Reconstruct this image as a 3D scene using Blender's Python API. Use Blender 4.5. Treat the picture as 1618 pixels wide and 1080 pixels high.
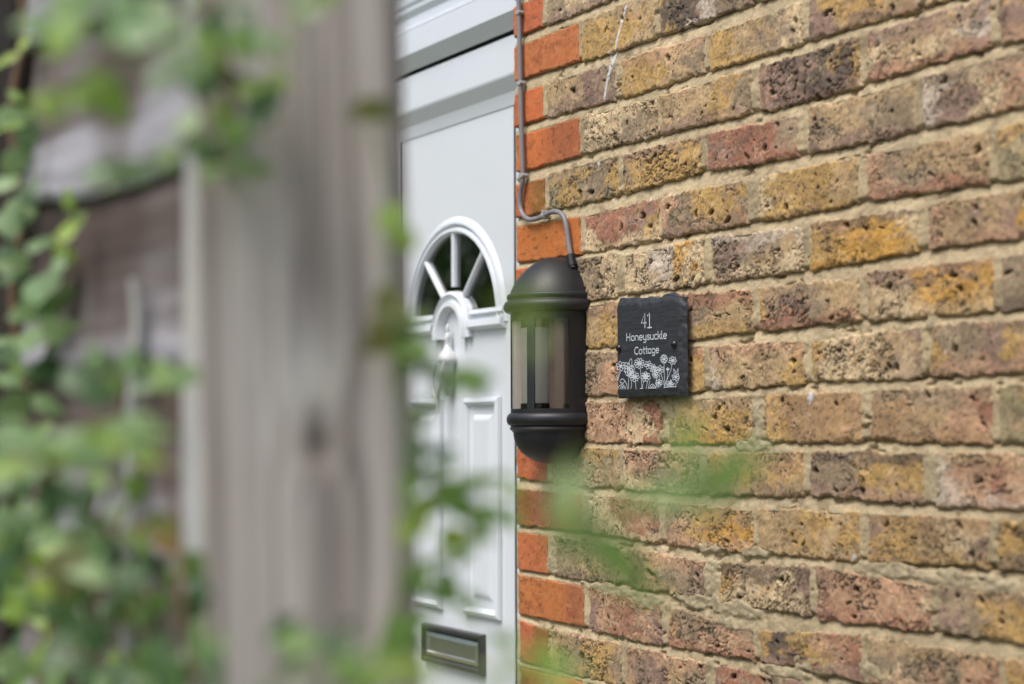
import bpy, bmesh, math, random
import numpy as np
from mathutils import Vector, Matrix

# ------------------------------------------------------------------ clean start
for o in list(bpy.data.objects):
    bpy.data.objects.remove(o, do_unlink=True)
scene = bpy.context.scene
COL = scene.collection
Z0 = 2.172                      # height of the top brick line in the frame above the ground

# ------------------------------------------------------------------ camera
FPX, YAW, PITCH, ROLL = 2778.0, 1.06249, 0.04983, -0.0027
CAM = Vector((2.6002, -1.4533, Z0 - 0.7217))
_f = Vector((-math.sin(YAW) * math.cos(PITCH), math.cos(YAW) * math.cos(PITCH), math.sin(PITCH)))
_r = Vector((math.cos(YAW), math.sin(YAW), 0))
_u = _r.cross(_f)
RGT = _r * math.cos(ROLL) + _u * math.sin(ROLL)
UPV = _u * math.cos(ROLL) - _r * math.sin(ROLL)
FWD = _f
cam_data = bpy.data.cameras.new('camera')
cam = bpy.data.objects.new('camera', cam_data)
COL.objects.link(cam)
m3 = Matrix((RGT, UPV, -FWD)).transposed()
cam.matrix_world = Matrix.Translation(CAM) @ m3.to_4x4()
cam_data.sensor_fit = 'HORIZONTAL'
cam_data.sensor_width = 36.0
cam_data.lens = FPX / 1618.0 * 36.0
cam_data.clip_start = 0.05
cam_data.clip_end = 500
cam_data.dof.use_dof = True
cam_data.dof.focus_distance = 2.66
cam_data.dof.aperture_fstop = 3.3
scene.camera = cam

# ------------------------------------------------------------------ sky, sun, exposure
SUN_EL, SUN_AZ = math.radians(60), math.radians(165)     # azimuth clockwise from +Y
world = bpy.data.worlds.new('World')
scene.world = world
world.use_nodes = True
wn = world.node_tree
for n in list(wn.nodes):
    wn.nodes.remove(n)
wo = wn.nodes.new('ShaderNodeOutputWorld')
wb = wn.nodes.new('ShaderNodeBackground')
ws = wn.nodes.new('ShaderNodeTexSky')
ws.sky_type = 'NISHITA'
ws.sun_disc = False
ws.sun_elevation = SUN_EL
ws.sun_rotation = SUN_AZ
ws.air_density = 1.0
ws.dust_density = 5.0
ws.ozone_density = 1.0
wb.inputs['Strength'].default_value = 0.15
wn.links.new(ws.outputs[0], wb.inputs[0])
wn.links.new(wb.outputs[0], wo.inputs[0])
sun_d = bpy.data.lights.new('sun', 'SUN')
sun_d.energy = 1.4
sun_d.angle = math.radians(25)
sun_d.color = (1.0, 0.98, 0.95)
sun = bpy.data.objects.new('sun', sun_d)
COL.objects.link(sun)
sdir = Vector((math.sin(SUN_AZ) * math.cos(SUN_EL), math.cos(SUN_AZ) * math.cos(SUN_EL), math.sin(SUN_EL)))
sun.rotation_euler = sdir.to_track_quat('Z', 'Y').to_euler()
sun.location = sdir * 20
vs = scene.view_settings
vs.view_transform = 'Standard'
vs.look = 'None'
vs.gamma = 1.0
vs.exposure = 0.57
scene.render.resolution_x = 1024
scene.render.resolution_y = 684

# ------------------------------------------------------------------ helpers
def at(x, y, d):
    """World point seen at photo position x, y at depth d (metres along the view axis)."""
    return CAM + d * (FWD + RGT * ((x - 809) / FPX) + UPV * ((540 - y) / FPX))

def on_plane(x, y, Y=0.0):
    d = FWD + RGT * ((x - 809) / FPX) + UPV * ((540 - y) / FPX)
    return CAM + d * ((Y - CAM.y) / d.y)

def lin(c):
    return tuple(((v / 255.0) / 12.92 if v / 255.0 <= 0.04045 else ((v / 255.0 + 0.055) / 1.055) ** 2.4) for v in c)

def link(o, parent=None):
    COL.objects.link(o)
    if parent is not None:
        o.parent = parent
    return o

ORIGIN = {}                     # world position of every object's origin (nothing that is a parent is rotated)
def empty(name, loc=(0, 0, 0), parent=None):
    o = bpy.data.objects.new(name, None)
    o.location = loc
    o.empty_display_size = 0.05
    link(o, parent)
    if parent is not None: o.matrix_parent_inverse = Matrix.Translation(-ORIGIN[parent.name])
    ORIGIN[o.name] = Vector(loc)
    return o

def tag(o, label=None, cat=None, group=None, kind=None):
    if label: o['label'] = label
    if cat: o['category'] = cat
    if group: o['group'] = group
    if kind: o['kind'] = kind
    return o

def mesh_np(name, V, Q, cols=None, smooth=True):
    """Mesh from numpy vertices (n,3) and quads (m,4)."""
    me = bpy.data.meshes.new(name)
    V = np.asarray(V, dtype=np.float32); Q = np.asarray(Q, dtype=np.int32)
    me.vertices.add(len(V)); me.vertices.foreach_set('co', V.ravel())
    k = Q.shape[1]
    me.loops.add(len(Q) * k); me.loops.foreach_set('vertex_index', Q.ravel())
    me.polygons.add(len(Q)); me.polygons.foreach_set('loop_start', np.arange(len(Q), dtype=np.int32) * k)
    if smooth:
        me.polygons.foreach_set('use_smooth', np.ones(len(Q), dtype=bool))
    me.update(calc_edges=True)
    me.validate()
    if cols is not None:
        a = me.attributes.new('Col', 'FLOAT_COLOR', 'POINT')
        c = np.ones((len(V), 4), dtype=np.float32); c[:, :3] = cols
        a.data.foreach_set('color', c.ravel())
    return me

def obj(name, me, mat, parent=None, loc=None):
    """Link a mesh; a child is given in world coordinates, its parent may be moved."""
    o = bpy.data.objects.new(name, me)
    if mat is not None and not me.materials:
        me.materials.append(mat)
    link(o, parent)
    if parent is not None:
        o.matrix_parent_inverse = Matrix.Translation(-ORIGIN[parent.name])
    if loc is not None:
        o.location = loc
    ORIGIN[o.name] = Vector(o.location)
    return o

class MB:
    """Collects vertices and faces of ONE mesh."""
    def __init__(s): s.v = []; s.f = []
    def add(s, vs_, fs):
        b = len(s.v); s.v += [tuple(v) for v in vs_]; s.f += [tuple(i + b for i in f) for f in fs]
    def box(s, x0, x1, y0, y1, z0, z1):
        s.add([(x0, y0, z0), (x1, y0, z0), (x1, y1, z0), (x0, y1, z0), (x0, y0, z1), (x1, y0, z1), (x1, y1, z1), (x0, y1, z1)],
              [(0, 3, 2, 1), (4, 5, 6, 7), (0, 1, 5, 4), (1, 2, 6, 5), (2, 3, 7, 6), (3, 0, 4, 7)])
    def sweep_loop(s, rows, close_ring=True, close_prof=False):
        """rows: list of profiles (lists of points); faces between successive rows."""
        n = len(rows); k = len(rows[0]); b = len(s.v)
        for r in rows: s.v += [tuple(p) for p in r]
        for i in range(n if close_ring else n - 1):
            j = (i + 1) % n
            for q in range(k if close_prof else k - 1):
                w = (q + 1) % k
                s.f.append((b + i * k + q, b + j * k + q, b + j * k + w, b + i * k + w))
    def ring(s, x0, x1, z0, z1, prof):
        """Mitred rectangular moulding; prof = [(inset, y), ...]."""
        rows = []
        for cx, cz, sx, sz in ((x0, z0, 1, 1), (x1, z0, -1, 1), (x1, z1, -1, -1), (x0, z1, 1, -1)):
            rows.append([(cx + sx * i, y, cz + sz * i) for i, y in prof])
        s.sweep_loop(rows)
    def arc(s, cx, cz, prof, a0, a1, n):
        """Moulding swept round an arc; prof = [(radius, y), ...]."""
        rows = []
        for i in range(n + 1):
            a = a0 + (a1 - a0) * i / n
            rows.append([(cx + r * math.cos(a), y, cz + r * math.sin(a)) for r, y in prof])
        s.sweep_loop(rows, close_ring=False)
    def tube(s, pts, rad, n=8, cap=True):
        pts = [Vector(p) for p in pts]
        rows = []
        for i, p in enumerate(pts):
            t = (pts[min(i + 1, len(pts) - 1)] - pts[max(i - 1, 0)]).normalized()
            a = t.cross(Vector((0.31, 0.22, 0.92)))
            if a.length < 1e-3: a = t.cross(Vector((1, 0, 0)))
            a.normalize(); c = t.cross(a)
            r = rad(i / max(1, len(pts) - 1)) if callable(rad) else rad
            rows.append([p + (a * math.cos(2 * math.pi * k / n) + c * math.sin(2 * math.pi * k / n)) * r for k in range(n)])
        b = len(s.v)
        s.sweep_loop(rows, close_ring=False, close_prof=True)
        if cap:
            s.f.append(tuple(b + k for k in range(n)))
            s.f.append(tuple(b + (len(rows) - 1) * n + k for k in reversed(range(n))))
    def lathe(s, cx, cy, prof, n=20):
        """Vertical lathe; prof = [(radius, z), ...]."""
        rows = [[(cx + r * math.cos(2 * math.pi * k / n), cy + r * math.sin(2 * math.pi * k / n), z) for r, z in prof] for k in range(n)]
        s.sweep_loop(rows)
    def build(s, name, mat, parent=None, smooth=False, bevel=0, auto=None):
        me = bpy.data.meshes.new(name)
        me.from_pydata(s.v, [], s.f)
        bm = bmesh.new(); bm.from_mesh(me)
        bmesh.ops.remove_doubles(bm, verts=bm.verts, dist=1e-6)
        bmesh.ops.recalc_face_normals(bm, faces=bm.faces)
        if bevel:
            es = [e for e in bm.edges if len(e.link_faces) == 2 and e.calc_face_angle(0) > 0.5]
            bmesh.ops.bevel(bm, geom=es, offset=bevel, segments=2, profile=0.6, affect='EDGES')
        if smooth:
            lim = math.radians(auto if auto else 40)
            for f in bm.faces: f.smooth = True
            for e in bm.edges:
                e.smooth = len(e.link_faces) == 2 and e.calc_face_angle(0) < lim
        bm.to_mesh(me); bm.free()
        return obj(name, me, mat, parent)

def catmull(pts, n=8):
    P = [Vector(p) for p in pts]; P = [P[0] * 2 - P[1]] + P + [P[-1] * 2 - P[-2]]
    out = []
    for i in range(1, len(P) - 2):
        a, b, c, d = P[i - 1:i + 3]
        for k in range(n):
            t = k / n
            out.append(0.5 * ((2 * b) + (c - a) * t + (2 * a - 5 * b + 4 * c - d) * t * t + (3 * b - a - 3 * c + d) * t ** 3))
    out.append(P[-2])
    return out

# --- numpy noise
def _h(ix, iy, seed):
    h = (ix.astype(np.int64) * 374761393 + iy.astype(np.int64) * 668265263 + int(seed) * 2147483647 + 1274126177) & 0xFFFFFFFF
    h = ((h ^ (h >> 13)) * 1274126177) & 0xFFFFFFFF
    h = ((h ^ (h >> 16)) * 2246822519) & 0xFFFFFFFF
    return ((h ^ (h >> 15)) & 0xFFFFFF) / float(0xFFFFFF)

def vnoise(x, y, seed=0):
    ix = np.floor(x); iy = np.floor(y); fx = x - ix; fy = y - iy
    fx = fx * fx * fx * (fx * (fx * 6 - 15) + 10); fy = fy * fy * fy * (fy * (fy * 6 - 15) + 10)
    a = _h(ix, iy, seed); b = _h(ix + 1, iy, seed); c = _h(ix, iy + 1, seed); d = _h(ix + 1, iy + 1, seed)
    return ((a + (b - a) * fx) * (1 - fy) + (c + (d - c) * fx) * fy) * 2 - 1

def fbm(x, y, seed=0, oct=4, gain=0.5):
    t = 0; a = 1; n = 0
    for i in range(oct):
        c, s_ = math.cos(0.6 * i), math.sin(0.6 * i)
        t = t + a * vnoise((x * c - y * s_) + 17.3 * i, (x * s_ + y * c) - 9.1 * i, seed + 31 * i)
        n += a; a *= gain; x = x * 2.03; y = y * 2.03
    return t / n * 1.6

def sstep(a, b, x):
    t = np.clip((x - a) / (b - a), 0, 1)
    return t * t * (3 - 2 * t)

# ------------------------------------------------------------------ materials
def new_mat(name):
    m = bpy.data.materials.new(name); m.use_nodes = True
    nt = m.node_tree
    return m, nt, nt.nodes['Principled BSDF']

def nd(nt, t, **kw):
    n = nt.nodes.new(t)
    for k, v in kw.items(): setattr(n, k, v)
    return n

def coords(nt, scale=(1, 1, 1)):
    tc = nd(nt, 'ShaderNodeTexCoord'); mp = nd(nt, 'ShaderNodeMapping')
    mp.inputs['Scale'].default_value = scale
    nt.links.new(tc.outputs['Object'], mp.inputs['Vector'])
    return mp.outputs[0]

def noise(nt, vec, scale, detail=4, rough=0.6, dist=0.0):
    n = nd(nt, 'ShaderNodeTexNoise')
    n.inputs['Scale'].default_value = scale; n.inputs['Detail'].default_value = detail
    n.inputs['Roughness'].default_value = rough; n.inputs['Distortion'].default_value = dist
    nt.links.new(vec, n.inputs['Vector'])
    return n.outputs[0]

def ramp(nt, fac, stops):
    r = nd(nt, 'ShaderNodeValToRGB'); cr = r.color_ramp
    while len(cr.elements) < len(stops): cr.elements.new(0.5)
    for e, (p, c) in zip(cr.elements, stops):
        e.position = p; e.color = (c[0], c[1], c[2], 1)
    nt.links.new(fac, r.inputs[0])
    return r.outputs[0]

def mix(nt, fac, a, b, mode='MIX'):
    n = nd(nt, 'ShaderNodeMix', data_type='RGBA', blend_type=mode)
    for sock, v in ((0, fac), (6, a), (7, b)):
        if isinstance(v, (int, float)): n.inputs[sock].default_value = v
        elif isinstance(v, tuple): n.inputs[sock].default_value = (v[0], v[1], v[2], 1)
        else: nt.links.new(v, n.inputs[sock])
    return n.outputs[2]

def bump(nt, bs, height, strength, dist):
    b = nd(nt, 'ShaderNodeBump')
    b.inputs['Strength'].default_value = strength; b.inputs['Distance'].default_value = dist
    nt.links.new(height, b.inputs['Height']); nt.links.new(b.outputs[0], bs.inputs['Normal'])

def mat_masonry(name, grain, contrast, bstr, bdist, rough=0.92, pores=0.0):
    m, nt, bs = new_mat(name)
    at_ = nd(nt, 'ShaderNodeAttribute', attribute_name='Col')
    v = coords(nt)
    f = noise(nt, v, grain, 5, 0.7)
    g = ramp(nt, f, [(0.28, (1 - contrast,) * 3), (0.5, (1, 1, 1)), (0.72, (1 + contrast * 0.8,) * 3)])
    c = mix(nt, 1.0, at_.outputs['Color'], g, 'MULTIPLY')
    f2 = noise(nt, v, grain * 0.3, 3, 0.6)
    g2 = ramp(nt, f2, [(0.30, (1 - contrast * 0.6,) * 3), (0.5, (1, 1, 1)), (0.70, (1 + contrast * 0.4,) * 3)])
    c = mix(nt, 1.0, c, g2, 'MULTIPLY')
    if pores:
        vo = nd(nt, 'ShaderNodeTexVoronoi'); vo.inputs['Scale'].default_value = 120
        nt.links.new(v, vo.inputs['Vector'])
        big = noise(nt, v, 32, 3, 0.6)
        th = nd(nt, 'ShaderNodeMath', operation='SUBTRACT'); nt.links.new(big, th.inputs[0]); th.inputs[1].default_value = 0.36
        lt = nd(nt, 'ShaderNodeMath', operation='LESS_THAN'); nt.links.new(vo.outputs['Distance'], lt.inputs[0]); nt.links.new(th.outputs[0], lt.inputs[1])
        pm = nd(nt, 'ShaderNodeMath', operation='MULTIPLY'); nt.links.new(lt.outputs[0], pm.inputs[0]); pm.inputs[1].default_value = pores
        c = mix(nt, pm.outputs[0], c, (0.05, 0.042, 0.036))
    nt.links.new(c, bs.inputs['Base Color'])
    bs.inputs['Roughness'].default_value = rough
    bs.inputs['Specular IOR Level'].default_value = 0.25
    bump(nt, bs, f, bstr, bdist)
    return m

def mat_simple(name, col, rough=0.5, metal=0.0, var=0.0, scale=30, bstr=0.0, spec=0.5, coat=0.0):
    m, nt, bs = new_mat(name)
    bs.inputs['Roughness'].default_value = rough; bs.inputs['Metallic'].default_value = metal
    bs.inputs['Specular IOR Level'].default_value = spec
    bs.inputs['Coat Weight'].default_value = coat
    f = noise(nt, coords(nt), scale, 5, 0.6)
    c = ramp(nt, f, [(0.3, tuple(x * (1 - var) for x in col)), (0.7, tuple(x * (1 + var) for x in col))])
    nt.links.new(c, bs.inputs['Base Color'])
    if bstr: bump(nt, bs, f, bstr, 0.001)
    return m

M = {}
M['brick'] = mat_masonry('weathered_stock_brick', 700, 0.26, 0.6, 0.0012, 0.92, 0.75)
M['orange'] = mat_masonry('red_rubber_brick', 700, 0.16, 0.35, 0.0006, 0.88)
M['mortar'] = mat_masonry('sandy_lime_mortar', 800, 0.30, 0.8, 0.0012, 0.95)
M['upvc'] = mat_simple('white_upvc', (0.63, 0.68, 0.735), 0.2, var=0.015, scale=6, spec=0.5)
M['gasket'] = mat_simple('black_gasket', (0.03, 0.03, 0.03), 0.6)
M['chrome'] = mat_simple('letter_plate_chrome', (0.80, 0.80, 0.80), 0.3, metal=1.0, var=0.03)
M['chrome_dark'] = mat_simple('letter_plate_surround', (0.035, 0.035, 0.035), 0.3, var=0.2)
M['knocker'] = mat_simple('white_knocker_paint', (0.60, 0.62, 0.63), 0.38, var=0.03)
M['lamp_black'] = mat_simple('satin_black_lantern_paint', (0.010, 0.011, 0.0145), 0.48, var=0.25, scale=60, bstr=0.08)
M['bulb'] = mat_simple('opal_tube', (0.96, 0.93, 0.84), 0.35, var=0.03)
M['socket'] = mat_simple('black_socket', (0.014, 0.012, 0.01), 0.4)
M['lamp_back'] = mat_simple('lantern_back_plate', (0.33, 0.29, 0.25), 0.16, metal=0.85, var=0.08, scale=40)
M['cable'] = mat_simple('grey_cable_sheath', (0.19, 0.19, 0.205), 0.45, var=0.08, scale=80)
M['clip'] = mat_simple('grey_cable_clip', (0.33, 0.33, 0.34), 0.5, var=0.15, scale=200)
M['bounce_liner'] = mat_simple('pale_bounce_liner', (0.55, 0.52, 0.47), 0.4, var=0.05)  # pale tone chosen to brighten the inside of the lantern
M['print'] = mat_simple('pale_print', (0.52, 0.58, 0.64), 0.8, var=0.12, scale=900)
M['screw'] = mat_simple('black_screw_cap', (0.006, 0.006, 0.007), 0.25)

def mat_slate():
    m, nt, bs = new_mat('riven_slate')
    v = coords(nt, (30, 60, 260)); v2 = coords(nt)
    f = noise(nt, v, 1.0, 6, 0.6, 0.6); g = noise(nt, v2, 60, 5, 0.6)
    c = mix(nt, f, (0.012, 0.014, 0.018), (0.030, 0.034, 0.042))
    c = mix(nt, ramp(nt, g, [(0.55, (0, 0, 0)), (0.75, (0.35,) * 3)]), c, (0.06, 0.068, 0.08))
    nt.links.new(c, bs.inputs['Base Color'])
    bs.inputs['Roughness'].default_value = 0.6
    bump(nt, bs, f, 0.6, 0.0012)
    return m
M['slate'] = mat_slate()

def mat_glass(name, tint=(1, 1, 1), refl=0.12, rough=0.02):
    m, nt, bs = new_mat(name)
    nt.nodes.remove(bs)
    out = nt.nodes['Material Output']
    tr = nd(nt, 'ShaderNodeBsdfTransparent'); tr.inputs[0].default_value = (*tint, 1)
    gl = nd(nt, 'ShaderNodeBsdfGlossy'); gl.inputs['Roughness'].default_value = rough
    fr = nd(nt, 'ShaderNodeFresnel'); fr.inputs[0].default_value = 1.5
    f = noise(nt, coords(nt), 9, 2)
    mx = nd(nt, 'ShaderNodeMixShader')
    ma = nd(nt, 'ShaderNodeMath', operation='ADD'); ma.inputs[1].default_value = refl * 0.3
    nt.links.new(fr.outputs[0], ma.inputs[0])
    nt.links.new(ma.outputs[0], mx.inputs[0]); nt.links.new(tr.outputs[0], mx.inputs[1]); nt.links.new(gl.outputs[0], mx.inputs[2])
    nt.links.new(mx.outputs[0], out.inputs[0])
    return m
M['lamp_glass'] = mat_glass('lantern_glass', (0.98, 0.98, 0.97))
def mat_frost():
    m, nt, bs = new_mat('frosted_lantern_pane')
    f = noise(nt, coords(nt), 60, 3)
    c = ramp(nt, f, [(0.3, (0.80, 0.70, 0.63)), (0.7, (0.88, 0.80, 0.74))])
    nt.links.new(c, bs.inputs['Base Color']); bs.inputs['Roughness'].default_value = 0.5
    tl = nd(nt, 'ShaderNodeBsdfTranslucent'); nt.links.new(c, tl.inputs[0])
    mx = nd(nt, 'ShaderNodeMixShader'); mx.inputs[0].default_value = 0.6
    nt.links.new(bs.outputs[0], mx.inputs[1]); nt.links.new(tl.outputs[0], mx.inputs[2]); nt.links.new(mx.outputs[0], nt.nodes['Material Output'].inputs[0])
    return m
M['frost'] = mat_frost()
M['door_glass'] = mat_glass('fanlight_glass', (0.78, 0.82, 0.78), 0.4)

def mat_wood(name, pale, dark, sc, contrast=0.5, axis='Z', moss=0.0):
    """Weathered wood with the grain along one object axis."""
    m, nt, bs = new_mat(name)
    k = 0.05
    scl = {'Z': (1, 1, k), 'X': (k, 1, 1)}[axis]
    v = coords(nt, scl); v2 = coords(nt)
    f1 = noise(nt, v, sc, 6, 0.65, 0.8); f2 = noise(nt, v, sc * 4.2, 4, 0.6); f3 = noise(nt, v2, 5.5, 3, 0.5)
    c = ramp(nt, f1, [(0.40, dark), (0.5, tuple((a + b) / 2 for a, b in zip(pale, dark))), (0.60, pale)])
    c2 = ramp(nt, f2, [(0.3, (1 - contrast,) * 3), (0.65, (1.1,) * 3)])
    c = mix(nt, 0.8, c, c2, 'MULTIPLY')
    warm = ramp(nt, f3, [(0.42, (0.88, 0.86, 0.86)), (0.6, (1.08, 1.0, 0.94))])
    c = mix(nt, 1.0, c, warm, 'MULTIPLY')
    if moss:
        c = mix(nt, ramp(nt, f3, [(0.55, (0, 0, 0)), (0.7, (moss,) * 3)]), c, (0.13, 0.16, 0.07))
    nt.links.new(c, bs.inputs['Base Color'])
    bs.inputs['Roughness'].default_value = 0.85
    bs.inputs['Specular IOR Level'].default_value = 0.3
    bump(nt, bs, f2, 0.5, 0.002)
    return m
M['batten'] = mat_wood('pale_weathered_batten', (0.46, 0.49, 0.51), (0.30, 0.32, 0.33), 20, 0.3, 'Z', 0.15)
M['gap_shade'] = mat_wood('gap_shade_wood', (0.03, 0.024, 0.02), (0.010, 0.008, 0.007), 20, 0.3)  # near-black tone standing for the shade in the fence gap

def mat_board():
    """Lap board: dark brown towards the top, pale grey towards the lower lip."""
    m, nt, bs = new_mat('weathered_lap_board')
    at_ = nd(nt, 'ShaderNodeAttribute', attribute_name='lip_tone')
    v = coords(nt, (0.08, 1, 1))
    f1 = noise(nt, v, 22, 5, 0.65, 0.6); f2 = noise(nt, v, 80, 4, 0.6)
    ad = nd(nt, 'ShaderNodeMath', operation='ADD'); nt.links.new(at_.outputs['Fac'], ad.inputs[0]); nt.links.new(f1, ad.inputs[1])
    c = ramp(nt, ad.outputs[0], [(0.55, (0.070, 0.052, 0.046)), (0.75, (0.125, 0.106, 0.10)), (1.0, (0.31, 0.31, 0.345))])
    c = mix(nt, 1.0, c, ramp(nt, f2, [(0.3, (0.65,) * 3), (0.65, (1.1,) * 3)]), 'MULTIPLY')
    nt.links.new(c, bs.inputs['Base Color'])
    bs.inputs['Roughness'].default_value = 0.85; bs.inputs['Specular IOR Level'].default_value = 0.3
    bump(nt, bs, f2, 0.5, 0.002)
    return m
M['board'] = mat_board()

def mat_post():
    """Grey split post: vertical grain that bends round one knot."""
    m, nt, bs = new_mat('weathered_post_wood')
    at_ = nd(nt, 'ShaderNodeAttribute', attribute_name='Col')
    v = coords(nt, (1, 1, 0.03))
    f = noise(nt, v, 130, 5, 0.6, 0.4)
    g = ramp(nt, f, [(0.3, (0.72,) * 3), (0.6, (1.08,) * 3)])
    nt.links.new(mix(nt, 1.0, at_.outputs['Color'], g, 'MULTIPLY'), bs.inputs['Base Color'])
    bs.inputs['Roughness'].default_value = 0.85
    bs.inputs['Specular IOR Level'].default_value = 0.3
    bump(nt, bs, f, 0.5, 0.0015)
    return m
M['post'] = mat_post()

def mat_leaf(name, col, trans):
    m, nt, bs = new_mat(name)
    v = coords(nt)
    f = noise(nt, v, 45, 3, 0.5)
    oi = nd(nt, 'ShaderNodeObjectInfo')
    var = ramp(nt, oi.outputs['Random'], [(0.0, (0.78, 0.84, 0.8)), (1.0, (1.2, 1.12, 1.05))])
    c = ramp(nt, f, [(0.35, tuple(x * 0.8 for x in col)), (0.65, tuple(x * 1.15 for x in col))])
    c = mix(nt, 1.0, c, var, 'MULTIPLY')
    nt.links.new(c, bs.inputs['Base Color'])
    bs.inputs['Roughness'].default_value = 0.42
    bs.inputs['Specular IOR Level'].default_value = 0.45
    tl = nd(nt, 'ShaderNodeBsdfTranslucent')
    tc = mix(nt, 1.0, c, (1.25, 1.35, 0.6), 'MULTIPLY')
    nt.links.new(tc, tl.inputs[0])
    mx = nd(nt, 'ShaderNodeMixShader'); mx.inputs[0].default_value = trans
    out = nt.nodes['Material Output']
    nt.links.new(bs.outputs[0], mx.inputs[1]); nt.links.new(tl.outputs[0], mx.inputs[2]); nt.links.new(mx.outputs[0], out.inputs[0])
    return m
LEAF = [mat_leaf('leaf_yellow_green', (0.23, 0.35, 0.06), 0.35), mat_leaf('leaf_mid_green', (0.13, 0.24, 0.05), 0.35),
        mat_leaf('leaf_deep_green', (0.06, 0.125, 0.045), 0.25), mat_leaf('leaf_pale_green', (0.19, 0.30, 0.14), 0.3),
        mat_leaf('leaf_olive', (0.12, 0.13, 0.03), 0.3), mat_leaf('leaf_autumn_brown', (0.26, 0.15, 0.03), 0.3)]
M['stem'] = mat_simple('brown_vine_stem', (0.14, 0.085, 0.05), 0.7, var=0.3, scale=60)
M['green_stem'] = mat_simple('green_vine_stem', (0.14, 0.19, 0.07), 0.6, var=0.2, scale=60)
M['paving'] = mat_simple('grey_stone_paving', (0.27, 0.25, 0.22), 0.9, var=0.25, scale=3, bstr=0.3)
M['earth'] = mat_simple('grassy_ground', (0.10, 0.12, 0.05), 0.95, var=0.4, scale=2)
M['interior'] = mat_simple('dim_hall_plaster', (0.26, 0.20, 0.15), 0.9, var=0.1, scale=3)

# ================================================================== ground
def sheet(name, x0, x1, y0, y1, z, mat):
    mb = MB(); mb.add([(x0, y0, z), (x1, y0, z), (x1, y1, z), (x0, y1, z)], [(0, 1, 2, 3)])
    o = mb.build(name, mat); tag(o, kind='structure')
    return o
sheet('ground', -60, 60, -60, 60, 0.0, M['earth'])
sheet('path', -1.6, 4.5, -1.25, 0.0, 0.006, M['paving'])

# ================================================================== cottage wall
cottage = empty('brick_cottage', (0.6, 0.15, 0))
tag(cottage, 'yellow stock brick cottage wall with orange brick corner and white door', 'building')

PAL = {k: np.array(lin(c)) for k, c in dict(
    Y=(182, 149, 92), B=(198, 152, 74), T=(178, 153, 116), G=(146, 130, 108), C=(206, 184, 148), P=(184, 147, 119),
    R=(158, 109, 90), V=(140, 116, 106), D=(88, 80, 76), W=(196, 183, 168), N=(164, 133, 98), E=(146, 138, 108),
    O=(182, 105, 63), o=(156, 92, 64), M=(136, 96, 50), S=(178, 162, 131)).items()}

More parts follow.
